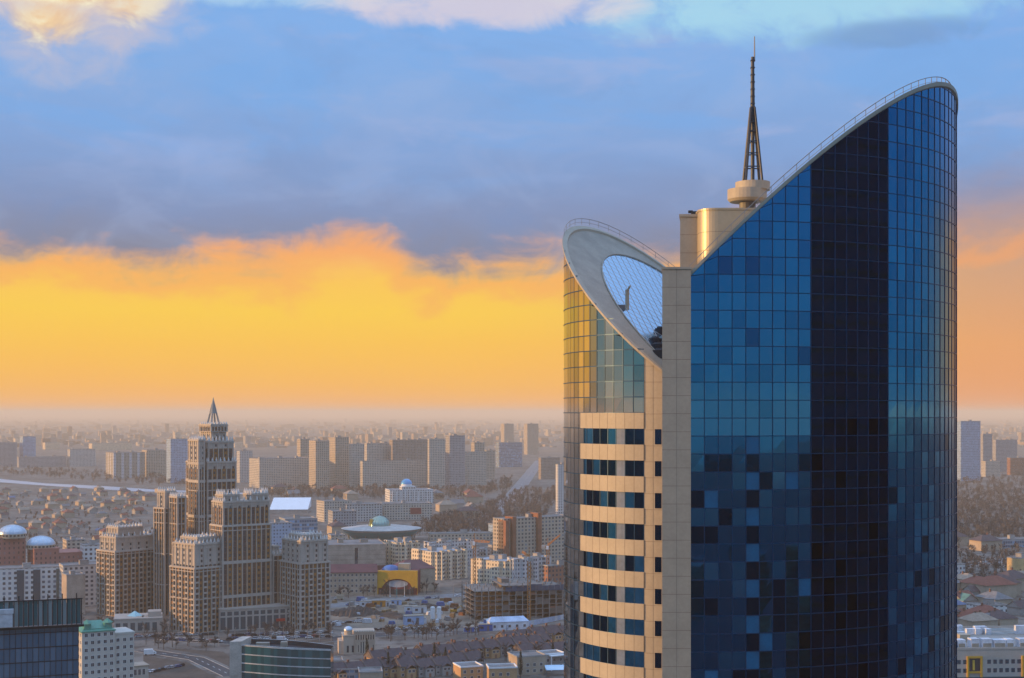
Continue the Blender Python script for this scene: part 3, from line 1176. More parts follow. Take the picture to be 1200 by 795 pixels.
FAR = [
    # x0, xm, x1, top, base, wall, label, housings
    (-14, -6, 20, 519, 547, W_GREY, 'grey slab of flats at the far bank beside the frame edge', 2),
    (23, 27, 42, 512, 546, W_BLUEG, 'dark grey tower standing over low far blocks near the river', 1),
    (20, 22, 77, 536, 548, W_GREY, 'low long grey block below the dark grey far tower', 2),
    (78, 82, 112, 527, 547, W_PALE, 'pale ribbed slab by itself above the river', 2),
    (124, 133, 170, 531, 561, W_STRIPE, 'tan slab of flats with white vertical stripes above the river', 2),
    (166, 172, 198, 528, 559, W_BEIGE, 'plain tan block touching the white striped slab', 1),
    (195, 200, 223, 515, 566, W_BLUEG, 'blue-grey tower just behind the spired skyscraper', 1),
    (276, 281, 296, 529, 566, W_PALE, 'pale block peeping out beside the spired skyscraper', 1),
    (292, 304, 366, 538, 572, W_CREAM, 'long cream slab with its narrow end lit by the sun', 3),
    (348, 352, 363, 515, 568, W_BEIGE, 'slim tan tower behind the long cream slab', 1),
    (362, 370, 386, 517, 573, W_BEIGE, 'first of two sunlit twin towers, the shorter twin', 1),
    (385, 393, 409, 513, 571, W_BEIGE, 'taller of the two sunlit twin towers', 1),
    (409, 413, 427, 521, 572, W_CREAM, 'plain cream tower next to the taller sunlit twin', 1),
    (427, 430, 458, 520, 566, W_CREAM, 'wide cream block behind the long low cream slab', 2),
    (456, 460, 503, 516, 566, W_BROWN, 'broad brown slab rising behind the long low cream slab', 3),
    (421, 425, 499, 541, 573, W_CREAM, 'long low cream slab in front of the broad brown slab', 2),
    (501, 503, 522, 515, 573, W_CREAM, 'tall cream tower at the end of the broad brown slab', 1),
    (522, 527, 545, 511, 572, W_GREY, 'tall grey tower with a shaded side, next to the tall cream tower', 1),
    (545, 548, 570, 530, 570, W_CREAM, 'lower cream block between the tall grey tower and the avenue', 1),
    (552, 556, 568, 519, 566, W_BEIGE, 'beige block whose top shows over the lower cream block', 1),
    (567, 570, 580, 528, 562, W_BEIGE, 'narrow beige block beside the avenue', 1),
    (581, 585, 612, 519, 548, W_OFFICE, 'blue glass office block at the head of the avenue', 1),
    (587, 591, 602, 497, 527, W_BEIGE, 'hazy slim tower over the blue glass office block', 1),
    (614, 618, 631, 497, 533, W_BEIGE, 'hazy broad tower beyond the avenue', 1),
    (631, 634, 656, 537, 562, W_BROWN, 'brown block with bluish roof across the avenue', 1),
    (651, 654, 668, 545, 606, W_WHITE, 'thin white slab tower half hidden by the glass skyscraper', 1),
    (1121, 1126, 1149, 494, 564, W_BLUEG, 'tall blue-grey tower beside the curved glass front', 1),
    (1149, 1152, 1163, 509, 556, W_GREY, 'hazy grey tower next to the tall blue-grey tower', 1),
    (1163, 1167, 1192, 516, 553, W_GREY, 'wide hazy slab beyond the bare wood', 2),
    (1180, 1184, 1204, 537, 557, W_BRICK, 'reddish block at the edge of the bare wood', 1),
    (1150, 1155, 1172, 541, 559, W_CREAM, 'low cream block in front of the wide hazy slab', 1),
]
for (x0, xm, x1, yt, yb, wm, lb, hs) in FAR:
    block('apartment_block' if wm is not W_OFFICE else 'office_block', lb, 'building', x0, xm, x1, yt, yb, wm, 33 if x0 < 900 else 25, None, None, hs)

# long low roofs that catch the sun far out
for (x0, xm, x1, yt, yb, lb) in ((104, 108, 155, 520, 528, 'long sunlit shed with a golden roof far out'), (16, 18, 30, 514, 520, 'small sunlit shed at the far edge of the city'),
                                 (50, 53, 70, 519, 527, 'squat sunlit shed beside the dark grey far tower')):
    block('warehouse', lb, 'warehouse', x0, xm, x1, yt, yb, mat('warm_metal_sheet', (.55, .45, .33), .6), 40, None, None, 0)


# far carpet of suburbs, too many to tell apart
def suburbs():
    rnd = random.Random(5)
    sh = Shape()
    for _ in range(2600):
        row = 489 + 36 * rnd.random() ** 1.2
        px = rnd.uniform(-60, 1260)
        Y = depth(row)
        c = at(px, row, Y)
        k = rnd.random()
        w = rnd.uniform(12, 50) * (1 if Y < 12000 else 2)
        d = rnd.uniform(10, 25)
        h = rnd.choice([5, 7, 10, 16, 16, 28]) * rnd.uniform(.8, 1.2)
        if rnd.random() < .03:
            h = rnd.uniform(35, 60)
            w = 22
        a = rnd.choice([.5, .6, .7, .4])
        p = [(c.x + u * math.cos(a) - v * math.sin(a), c.y + u * math.sin(a) + v * math.cos(a)) for u, v in ((0, 0), (w, 0), (w, d), (0, d))]
        sh.prism(p, 0, h, rnd.choice([0, 1, 2, 2, 3]))
    o = sh.build('distant_suburb', [mat('sub_cream', (.45, .38, .30)), mat('sub_grey', (.3, .28, .26)), mat('sub_tan', (.36, .27, .2)), mat('sub_brown', (.2, .15, .12))])
    tag(o, 'carpet of countless small far houses and blocks under the horizon', 'suburb', None, 'stuff')


suburbs()


# ------------------------------------------------------------------ the spired residential skyscraper
def spired():
    base = gp(262, 741)
    T = thing('spired_skyscraper', 'stepped beige and brown residential skyscraper with white pinnacles and a spire', 'skyscraper', base)
    M_OCHRE = mat('ochre_brick', (.27, .125, .035), .8, 0, .1, .2)
    M_LIGHT = mat('pale_stone', (.41, .36, .31), .75, 0, .08, .2)
    M_PIN = mat('white_stone', (.62, .60, .57), .7, 0, .06)
    M_TEAL = glass('teal_window', (.08, .13, .16), .15, .5)
    M_SPAN = mat('brown_spandrel', (.085, .065, .052), .8, 0, .1, .2)
    rnd = random.Random(9)

    def tier(name, c, rot, w, d, z0, z1, bay=2.9, floor=3.3, stone_top=0.0, pins=True, balc=False, belts=(), crown=2.2):
        """one shaft: ochre wall, stone piers and courses, window strips as sub-parts"""
        sh = Shape().box(0, 0, z0, w, d, z1, 0)
        if stone_top:
            sh.box(-.12, -.12, z1 - stone_top, w + .12, d + .12, z1 + .02, 1)
        root = sh.build(name, [M_OCHRE, M_LIGHT], T, c - base, rot)
        so = lambda zz: .13 if stone_top and zz > z1 - stone_top - 2.2 else 0.0
        tr = Shape()
        for side, L in (('f', w), ('l', d), ('b', w), ('r', d)):
            nb = max(2, int(round(L / bay)))
            bw = L / nb

            def P(u0, u1, out, za, zb, mi=0, sh_=tr, inn=-.05):
                if side == 'f':
                    sh_.box(u0, -out, za, u1, -inn, zb, mi)
                elif side == 'b':
                    sh_.box(u0, d + inn, za, u1, d + out, zb, mi)
                elif side == 'l':
                    sh_.box(-out, u0, za, -inn, u1, zb, mi)
                else:
                    sh_.box(w + inn, u0, za, w + out, u1, zb, mi)
            for k in range(nb + 1):
                u = k * bw
                wide = .9 if k in (0, nb) else (.45 if k % 2 else .6)
                P(max(-.3, u - wide / 2), min(L + .3, u + wide / 2), .6 if k % 2 == 0 else .45, z0, z1)
            nf = int((z1 - z0) // floor)
            for k in range(0, nf + 1):
                if k % 6 == 0 or k >= nf - 0:
                    P(-.35, L + .35, .5, z0 + k * floor - .25, z0 + k * floor + .25)
            if side in 'fl':
                for k in range(nb):
                    st = Shape()
                    if k % 2 == 0:
                        zt_ = z1 - (stone_top if stone_top < 8 else 1.2) - .3
                        P(k * bw + bw * .2, (k + 1) * bw - bw * .2, .03, z0 + .9, zt_, 0, st)
                        for f_ in range(1, nf):
                            za = z0 + f_ * floor
                            if za < zt_ - 1:
                                if balc:
                                    P(k * bw + bw * .14, (k + 1) * bw - bw * .14, .75, za - .2, za + .8, 1, st)
                                else:
                                    P(k * bw + bw * .2, (k + 1) * bw - bw * .2, .1, za - .2, za + .3, 3, st)
                    else:
                        for f_ in range(nf):
                            za = z0 + f_ * floor + .75
                            P(k * bw + bw * .3, (k + 1) * bw - bw * .3, so(za) + .03, za, za + 1.6, 0 if rnd.random() < .8 else 2, st)
                    st.build('window_bay', [M_WIN, M_LIGHT, M_TEAL, M_SPAN], root)
        for zb_ in belts:
            tr.box(-.62, -.62, zb_ - .9, w + .62, d + .62, zb_ + .9)
        # cornice and pinnacles
        tr.box(-.7, -.7, z1, w + .7, d + .7, z1 + .7)
        tr.box(-.4, -.4, z1 + .7, w + .4, d + .4, z1 + 1.1)
        tr.build('stone_trim', M_LIGHT, root)
        if pins:
            pn = Shape()
            for (px_, py_) in [(u, -.1) for u in frange(.6, w - .4, max(2.2, w / 7))] + [(.0, v) for v in frange(.6, d, max(2.2, d / 6))] + [(w, v) for v in frange(.6, d, max(2.2, d / 4))]:
                pn.box(px_ - .45, py_ - .45, z1 + 1.1, px_ + .45, py_ + .45, z1 + 1.1 + crown * .55)
                pn.cone(px_, py_, .55, .05, z1 + 1.1 + crown * .55, z1 + 1.1 + crown * 1.25, 4)
            pn.build('pinnacle', M_PIN, root)
        return root

    ph = R(48)

    def fp(x0, xm, x1, rowb, phi=ph, d=None, Y=None):
        return footprint(x0, xm, x1, rowb, phi, d, Y)

    def zrow(row, Y):
        return H - (row - HZ) / F * Y
    # front block on the corner
    c, w, d = fp(200, 228, 262, 743)
    tier('corner_block', c, ph, w, d, 0, zrow(668, c.y), balc=True, pins=False)
    c2 = c + Vector((0, 0, 0))
    ins = 1.2
    u, v = Vector((math.cos(ph), math.sin(ph), 0)), Vector((-math.sin(ph), math.cos(ph), 0))
    tier('corner_block_top', c + u * ins + v * ins, ph, w - 2.4, d - 2.4, zrow(668, c.y), zrow(640, c.y), stone_top=12, floor=3.1)
    tier('corner_block_crown', c + u * 5 + v * 4, ph, w - 8, d - 8, zrow(640, c.y), zrow(633, c.y), stone_top=3, floor=3, crown=1.6)
    # tall front shaft
    c, w, d = fp(247, 261, 317, 739, R(36))
    p36 = R(36)
    u, v = Vector((math.cos(p36), math.sin(p36), 0)), Vector((-math.sin(p36), math.cos(p36), 0))
    d = max(d, 17)
    tier('tall_front_shaft', c, p36, w, d, 0, zrow(618, c.y), pins=False, bay=3.1, belts=[zrow(r_, c.y) for r_ in (660, 700)])
    tier('tall_front_shaft_top', c + u * .8 + v * .8, p36, w - 1.6, d - 1.6, zrow(618, c.y), zrow(590, c.y), stone_top=3, bay=3.1)
    for k, (a, b) in enumerate(((0.04, .36), (.62, .96))):
        tier('shaft_crown', c + u * (w * a) + v * 1.5, p36, w * (b - a), d * .6, zrow(590, c.y), zrow(582, c.y), stone_top=5, crown=2.6, bay=2.4)
    # block further off on the near bank
    c, w, d = fp(114, 135, 190, 723)
    tier('outer_block', c, ph, w, d, 0, zrow(648, c.y), balc=True, pins=False)
    u, v = Vector((math.cos(ph), math.sin(ph), 0)), Vector((-math.sin(ph), math.cos(ph), 0))
    tier('outer_block_top', c + u * 2 + v * 2, ph, w * .86, d - 3, zrow(648, c.y), zrow(632, c.y), stone_top=9, floor=3.1)
    tier('outer_block_crown', c + u * 5 + v * 4, ph, w * .5, d - 8, zrow(632, c.y), zrow(621, c.y), stone_top=6, floor=3.1, crown=1.8)
    # slim tower behind it
    c, w, d = fp(181, 193, 209, 722, R(50))
    tier('slim_rear_tower', c, R(50), w, d, 0, zrow(597, c.y), pins=False, bay=3)
    tier('slim_rear_tower_top', c + u * 1.5 + v * 1.5, R(50), w - 3, d - 3, zrow(597, c.y), zrow(578, c.y), stone_top=9, floor=3)
    c, w, d = fp(205, 208, 217, 724, R(40), 10)
    tier('rear_link', c, R(40), w, d, 0, zrow(584, c.y), bay=3)
    # block at the far end
    c, w, d = fp(329, 352, 386, 739, R(38))
    p = R(38)
    u, v = Vector((math.cos(p), math.sin(p), 0)), Vector((-math.sin(p), math.cos(p), 0))
    tier('end_block', c, p, w, d, 0, zrow(662, c.y), balc=True, pins=False)
    tier('end_block_top', c + u * 1 + v * 1, p, w - 2, d - 2, zrow(662, c.y), zrow(636, c.y), stone_top=12, floor=3.1)
    tier('end_block_crown', c + u * 4 + v * 3, p, w - 8, d - 7, zrow(636, c.y), zrow(630, c.y), stone_top=3, floor=3, crown=1.6)
    c, w, d = fp(316, 320, 331, 733, R(38), 12)
    tier('stair_turret', c, R(38), w, d, 0, zrow(652, c.y), pins=True)
    tier('turret_lantern', c + u * 1.0 + v * 2, R(38), max(3, w - 3), 6, zrow(652, c.y), zrow(642, c.y), stone_top=5, pins=False)
    # central tower
    Yc = 930.0
    pc = R(40)
    u, v = Vector((math.cos(pc), math.sin(pc), 0)), Vector((-math.sin(pc), math.cos(pc), 0))
    c, w, d = fp(219, 243, 276, 0, pc, None, Yc)
    d = min(d, 30)
    tier('central_tower', c, pc, w, d, 0, zrow(543, Yc), bay=3.6, stone_top=4, belts=[zrow(r_, Yc) for r_ in (564, 584, 605, 640)])
    tier('central_tower_setback', c + u * 1.4 + v * 1.2, pc, w - 2.8, d - 2.4, zrow(543, Yc), zrow(519, Yc), stone_top=4, bay=3.6, crown=2.6)
    # tall side slab that catches the sun
    c3, w3, d3 = fp(219.5, 233, 239, 0, pc, None, Yc - 6)
    tier('sunlit_side_slab', c3, pc, w3, min(d3, 14), 0, zrow(517, Yc), bay=3.0, stone_top=18, belts=[zrow(r_, Yc) for r_ in (543, 564, 605)], crown=2.0)
    c4, w4, d4 = fp(236, 248, 264, 0, pc, None, Yc + 8)
    tier('lantern_stage', c4, pc, w4, d4, zrow(520, Yc + 8), zrow(506, Yc + 8), stone_top=4, pins=False, bay=2.8)
    tier('lantern_gallery', c4 - u * .7 - v * .7, pc, w4 + 1.4, d4 + 1.4, zrow(506, Yc + 8), zrow(499, Yc + 8), stone_top=.9, pins=True, crown=1.2, bay=2.4, floor=3.6)
    # spire
    cc = c4 + u * (w4 / 2) + v * (d4 / 2) - base
    z0, z1, z2, z3 = zrow(498, cc.y + base.y), zrow(484, cc.y + base.y), zrow(474, cc.y + base.y), zrow(466, cc.y + base.y)
    sp = Shape()
    for k in range(4):
        a = PI / 4 + k * PI / 2 + pc
        e = Vector((math.cos(a), math.sin(a), 0))
        sp.bar(cc + e * 4.2 + Vector((0, 0, z0 - .5)), cc + e * 2.1 + Vector((0, 0, z1)), .75, 0, 4, .6)
        sp.bar(cc + e * 2.1 + Vector((0, 0, z1)), cc + e * .9 + Vector((0, 0, z2)), .6, 0, 4, .4)
    sp.cone(cc.x, cc.y, 2.7, 2.5, z1 - .4, z1 + .3, 8)
    sp.cone(cc.x, cc.y, 2.0, 1.0, z1 + .3, z2, 8)
    sp.cone(cc.x, cc.y, 1.1, .12, z2, z3, 8)
    sp.build('spire', mat('grey_green_copper', (.24, .25, .25), .6), T)
    # podium
    c, w, d = fp(255, 258, 384, 741, R(22), 26)
    up, vp = Vector((math.cos(R(22)), math.sin(R(22)), 0)), Vector((-math.sin(R(22)), math.cos(R(22)), 0))
    zp = zrow(716, c.y)
    pr = Shape().box(0, 2, 0, w, d, zp).build('podium', M_LIGHT, T, c - base, R(22))
    gl = Shape()
    for k in range(int(w // 4)):
        gl.box(k * 4 + .5, 1.93, .8, k * 4 + 3.5, 2.0, zp - 4.5, 0)
        gl.box(k * 4 + .6, 1.95, zp - 3.5, k * 4 + 3.4, 2.0, zp - 1.2, 0)
    gl.build('shop_window', [M_TEAL], pr)
    Shape().box(-.3, 1.6, zp, w + .3, d + .3, zp + .8).build('cornice', M_LIGHT, pr)
    Shape().box(w * .52, .6, 4.4, w * .6, 2, 5.9).build('red_shop_sign', mat('red_sign', (.55, .03, .02), .5), T, c - base, R(22))
    # low pavilion in front of the outer block
    c, w, d = fp(128, 134, 190, 742, R(14), 22)
    zp = zrow(727, c.y)
    pr = Shape().box(0, 0, 0, w, d, zp).build('low_pavilion', M_LIGHT, T, c - base, R(14))
    gl = Shape()
    for k in range(int(w // 4.2)):
        gl.box(k * 4.2 + .8, -.04, .8, k * 4.2 + 3.4, 0, zp - 2.0, 0)
    gl.build('shop_window', [M_TEAL], pr)
    Shape().box(-.3, -.3, zp, w + .3, d + .3, zp + .7).build('cornice', M_LIGHT, pr)
    sk = Shape()
    sk.cone(w * .42, d * .5, 4.5, .3, zp + .7, zp + 3.6, 4)
    sk.build('roof_lantern', glass('teal_skylight', (.25, .42, .45), .2, .6), pr)
    bx = Shape().box(w * .7, 4, zp + .7, w * .98, 14, zp + 3.8)
    bx.build('roof_room', M_LIGHT, pr)


spired()


# ------------------------------------------------------------------ nearer landmarks
def dark_glass_block():
    Y = 330.0
    phi = R(20)
    c, w, d = footprint(-60, -30, 92, 0, phi, 40, Y)
    T = thing('dark_glass_building', 'dark blue glass block with a roof screen of black fins at the frame edge', 'building', c, phi)
    z = lambda row: H - (row - HZ) / F * (Y + 12)
    ztop, zdeck = z(698), z(728)
    G = glass('night_blue_glass', (.08, .16, .24), .12, .35, .1)
    G2 = glass('smoky_glass', (.12, .21, .30), .12, .35, .1)
    rnd = random.Random(2)
    sh = Shape()
    nb = int(w / 1.25)
    for k in range(nb):
        u0, u1 = k * w / nb, (k + 1) * w / nb
        zz = 0
        for r in range(int(zdeck // 3.4) + 1):
            z1, z2 = r * 3.4, min((r + 1) * 3.4, zdeck - .6)
            if z2 <= z1:
                continue
            e = rnd.uniform(0, .02)
            sh.quad((u0, -e, z1), (u1, -rnd.uniform(0, .02), z1), (u1, -rnd.uniform(0, .02), z2), (u0, -e, z2), rnd.choice([0, 0, 1]))
    sh.quad((w, 0, 0), (w, d, 0), (w, d, zdeck - .6), (w, 0, zdeck - .6), 0)
    sh.quad((0, d, 0), (0, 0, 0), (0, 0, zdeck - .6), (0, d, zdeck - .6), 0)
    sh.quad((w, d, 0), (0, d, 0), (0, d, zdeck - .6), (w, d, zdeck - .6), 0)
    sh.build('glass_curtain_wall', [G, G2], T)
    mu = Shape()
    for k in range(nb + 1):
        mu.box(k * w / nb - .05, -.14, 0, k * w / nb + .05, -.03, zdeck - .6)
    for r in range(int(zdeck // 3.4) + 1):
        if r * 3.4 < zdeck - .8:
            mu.box(0, -.16, r * 3.4 - .08, w, -.03, r * 3.4 + .08)
    mu.build('mullion_grid', mat('black_metal', (.02, .024, .03), .4, .4), T)
    dk = Shape().box(-.4, -1.2, zdeck - .6, w + 1.2, d, zdeck - .05)
    dk.build('roof_deck', mat('black_metal', (.02, .024, .03), .4, .4), T)
    sc = Shape()
    n = int(w / 1.05)
    for k in range(n + 1):
        x = k * (w + .6) / n
        sc.box(x - .12, -.9, zdeck, x + .12, -.35, ztop + (1.2 if k % 3 == 0 else 0))
    sc.box(-.3, -.8, ztop - .25, w + .9, -.5, ztop)
    sc.build('roof_screen_fin', mat('black_metal', (.02, .024, .03), .4, .4), T)
    gp_ = Shape()
    for k in range(n):
        x = k * (w + .6) / n
        gp_.quad((x + .14, -.4, zdeck + .1), (x + .9, -.4, zdeck + .1), (x + .9, -.4, ztop - .3), (x + .14, -.4, ztop - .3), rnd.choice([0, 0, 1]))
    gp_.build('roof_screen_glass', [glass('teal_screen_glass', (.06, .20, .23), .15, .4), glass('pale_screen_glass', (.30, .42, .45), .2, .3)], T)
    px = at(0, 0, Y).x
    bx = Shape().box(0, -2.2, zdeck + .2, w * .36, -1.25, zdeck + 3.4)
    bx.box(-.1, -2.4, zdeck + 3.4, w * .37, -1.0, zdeck + 4.4)
    bx.build('canopy_box', mat('pale_grey_metal', (.42, .44, .47), .5), T)


dark_glass_block()


def green_roof_block():
    phi = R(30)
    Y = 610.0
    c, w, d = footprint(88, 96, 158, 0, phi, 16, Y)
    zt = H - (742 - HZ) / F * Y
    T = thing('green_roofed_building', 'cream office building with small square windows and a green roof', 'building', c, phi)
    MW = mat('cream_render', (.50, .46, .40), .8, 0, .08)
    w1 = w * .62
    sh = Shape().box(0, 0, 0, w1, d, zt)
    sh.box(w1, 1.2, 0, w, d, zt - 2.0)
    sh.build('wall', MW, T)
    GR = mat('green_sheet_roof', (.08, .27, .20), .5, 0, .12)
    sh = Shape()
    sh.box(-.4, -.4, zt, w1 + .4, d + .4, zt + .5)
    sh.prism([(1, 1), (w1 - 1, 1), (w1 - 1, d - 1), (1, d - 1)], zt + .5, zt + 1.4)
    n = len(sh.v)
    a, b, e, f_ = (0, 0, zt + .5), (w1, 0, zt + .5), (w1, d, zt + .5), (0, d, zt + .5)
    r1, r2 = (w1 * .3, d / 2, zt + 4), (w1 * .7, d / 2, zt + 4)
    sh.quad(a, b, r2, r1)
    sh.quad(e, f_, r1, r2)
    sh.tri(b, e, r2)
    sh.tri(f_, a, r1)
    sh.build('green_roof', GR, T)
    sh = Shape().box(w1 + .3, 1.0, zt - 2.0, w + .3, d + .3, zt - 1.2)
    sh.build('parapet', MW, T)
    for k, x in enumerate((w1 * .2, w1 * .82)):
        s2 = Shape().box(x - 1.5, 1.5, zt + .5, x + 1.5, 4.5, zt + 3.4)
        s2.cone(x, 3, 2.6, .1, zt + 3.4, zt + 5.2, 4)
        s2.build('roof_turret', [GR], T)
    me = win_unit(1.3, 1.5)
    put_windows(T, me, frange(1.8, w1 - 1.2, 2.7), frange(zt - 21.2, zt - 1.8, 3.2))
    put_windows(T, me, frange(w1 + 1.6, w - 1, 2.7), [])
    for z in frange(zt - 21.2, zt - 4.5, 3.2):
        for x in frange(w1 + 1.6, w - 1.2, 2.9):
            o = bpy.data.objects.new('window', me)
            COL.objects.link(o)
            o.parent = T
            o.location = (x, 1.2, z)
    put_windows(T, me, frange(2.2, d - 1.5, 3.4), frange(zt - 21.2, zt - 1.8, 3.2), 'left')
    # annexe in front
    phi2 = R(30)
    c, w, d = footprint(152, 156, 174, 0, phi2, 9, 640)
    zt = H - (782 - HZ) / F * 640
    A = thing('annexe_building', 'small cream annexe with tall dark windows beside the green-roofed building', 'building', c, phi2)
    Shape().box(0, 0, 0, w, d, zt).build('wall', MW, A)
    Shape().box(-.4, -.4, zt, w + .4, d + .4, zt + .5).build('roof', M_ROOFPANEL, A)
    put_windows(A, win_unit(1.1, 2.6), frange(1.0, w - .8, 1.9), [zt - 3.8])


green_roof_block()


def wedge_building():
    Y = 650.0
    T0 = at(276, 0, Y)
    T = thing('glass_wedge_building', 'low curved office wedge with teal glass bands and a pale slanted end wall', 'building', (T0.x, Y, 0))
    z = lambda row: H - (row - HZ) / F * Y
    xr = at(386, 0, Y).x - T0.x
    zt, zb = z(755), z(763)
    # plan curve: bulging front
    n = 26
    fr = []
    for k in range(n + 1):
        f_ = k / n
        fr.append((3.0 + (xr - 3.0) * f_, -5.5 * math.sin(f_ * PI * .9) - 1.0 + 7 * f_ * f_))
    top = lambda f_: zt + (zb - zt) * (f_ ** 2) * 1.0
    gl, bd, rf = Shape(), Shape(), Shape()
    G = glass('teal_band_glass', (.012, .11, .135), .1, .55, .2)
    G2 = glass('teal_band_glass_pale', (.025, .17, .20), .1, .55, .2)
    rnd = random.Random(3)
    for k in range(n):
        a, b = fr[k], fr[k + 1]
        ta, tb = top(k / n), top((k + 1) / n)
        gl.quad((*a, 0), (*b, 0), (*b, tb), (*a, ta), rnd.choice([0, 0, 1]))
        for j in range(0, 7):
            za, zb_ = ta - .2 - 4.0 * j, tb - .2 - 4.0 * j
            hh = .45
            bd.quad((a[0], a[1] - .25, za - hh), (b[0], b[1] - .25, zb_ - hh), (b[0], b[1] - .25, zb_), (a[0], a[1] - .25, za))
            bd.quad((a[0], a[1] - .25, za), (b[0], b[1] - .25, zb_), (b[0], b[1], zb_), (a[0], a[1], za))
        rf.quad((a[0], a[1], ta - 2.2), (b[0], b[1], tb - 2.2), (b[0], 15, tb - 2.2), (a[0], 15, ta - 2.2), 0)
        rf.quad((a[0], 15, 0), (b[0], 15, 0), (b[0], 15, tb), (a[0], 15, ta), 0)
        rf.quad((a[0], 15, ta), (b[0], 15, tb), (b[0], 15.7, tb), (a[0], 15.7, ta), 1)
        rf.quad((a[0], a[1] - .3, ta), (b[0], b[1] - .3, tb), (b[0], b[1] + .6, tb), (a[0], a[1] + .6, ta), 1)
        rf.quad((a[0], a[1] + .6, ta), (b[0], b[1] + .6, tb), (b[0], b[1] + .6, tb - 2.3), (a[0], a[1] + .6, ta - 2.3), 1)
    gl.quad((*fr[-1], 0), (xr, 15, 0), (xr, 15, top(1)), (*fr[-1], top(1)))
    gl.build('glass_band_wall', [G, G2], T)
    PW = mat('pale_band', (.48, .48, .47), .6)
    bd.build('floor_band', PW, T)
    rf.build('roof', [M_DARK, PW], T)
    sh = Shape()
    sh.prism([(-2.2, -2.5), (3.0, -1.2), (4.5, 15.7), (0, 15.7)], 0, lambda x, y: zt + 1.4 - .02 * y)
    sh.build('slanted_end_wall', mat('pale_end_wall', (.42, .38, .33), .8), T)
    for (x, y, w_) in ((8, 7, 6), (19, 9, 3)):
        Shape().box(x, y, zt - 3, x + w_, y + 3, zt - .6).build('roof_unit', M_ROOFPANEL, T)


wedge_building()


def domed_pair():
    PK = mat('pink_granite', (.36, .15, .12), .7, 0, .1)
    DM = mat('pale_blue_dome_metal', (.46, .56, .66), .35, .4, .08)
    Y = depth(686)
    for (x0, xm, x1, yt, pd, lb, dome_px, dr) in ((-30, -14, 30, 632, None, 'pink office block under a pale blue dome at the frame edge', 14.5, 16), (31, 40, 98, 645, None, 'stepped pink office block with a pale dome on a window drum', 48, 16)):
        phi = R(28)
        c, w, d = footprint(x0, xm, x1, 0, phi, 30, Y)
        h = H - (yt - HZ) / F * Y
        T = thing('domed_office_building', lb, 'building', c, phi)
        if x0 < 0:
            Shape().box(0, 0, 0, w, d, h).build('wall', W_PINK, T)
        else:
            Shape().box(0, 0, 0, w * .5, d, h).box(w * .5, 0, 0, w, d, h - 3.5).build('wall', W_PINK, T)
        sh = Shape()
        if x0 < 0:
            sh.box(-.3, -.3, h, w + .3, d + .3, h + 1)
        else:
            sh.box(-.3, -.3, h, w * .5 + .3, d + .3, h + 1)
            sh.box(w * .5 + .3, -.3, h - 3.5, w + .3, d + .3, h - 2.7)
        sh.build('cornice', PK, T)
        # drum and dome in world direction of the given column
        q = at(dome_px, 0, Y + 14) - c
        lx, ly = q.x * math.cos(phi) + q.y * math.sin(phi), -q.x * math.sin(phi) + q.y * math.cos(phi)
        r = dr / F * (Y + 14)
        Shape().cone(lx, ly, r * 1.02, r * 1.02, h, h + 3.2, 32).build('drum', M_STONE, T)
        wd = Shape()
        for k in range(24):
            a = 2 * PI * k / 24
            e = Vector((math.cos(a), math.sin(a), 0))
            tn = Vector((-e.y, e.x, 0))
            p = Vector((lx, ly, 0)) + e * r * 1.045
            wd.quad(p - tn * .8 + Vector((0, 0, h + 1.3)), p + tn * .8 + Vector((0, 0, h + 1.3)), p + tn * .8 + Vector((0, 0, h + 2.7)), p - tn * .8 + Vector((0, 0, h + 2.7)))
        wd.build('drum_window', M_WIN, T)
        dm = Shape().dome(lx, ly, h + 3.2, r, r * .62, 32, 10).build('dome', DM, T, smooth=True)
        rb = Shape()
        for k in range(16):
            a = 2 * PI * k / 16
            prev = None
            for j in range(9):
                b = PI / 2 * j / 8
                p = Vector((lx + r * 1.005 * math.cos(b) * math.cos(a), ly + r * 1.005 * math.cos(b) * math.sin(a), h + 3.2 + r * .625 * math.sin(b)))
                if prev:
                    rb.bar(prev, p, .12)
                prev = p
        rb.build('dome_rib', mat('white_rib', (.7, .72, .75), .5), dm)


domed_pair()


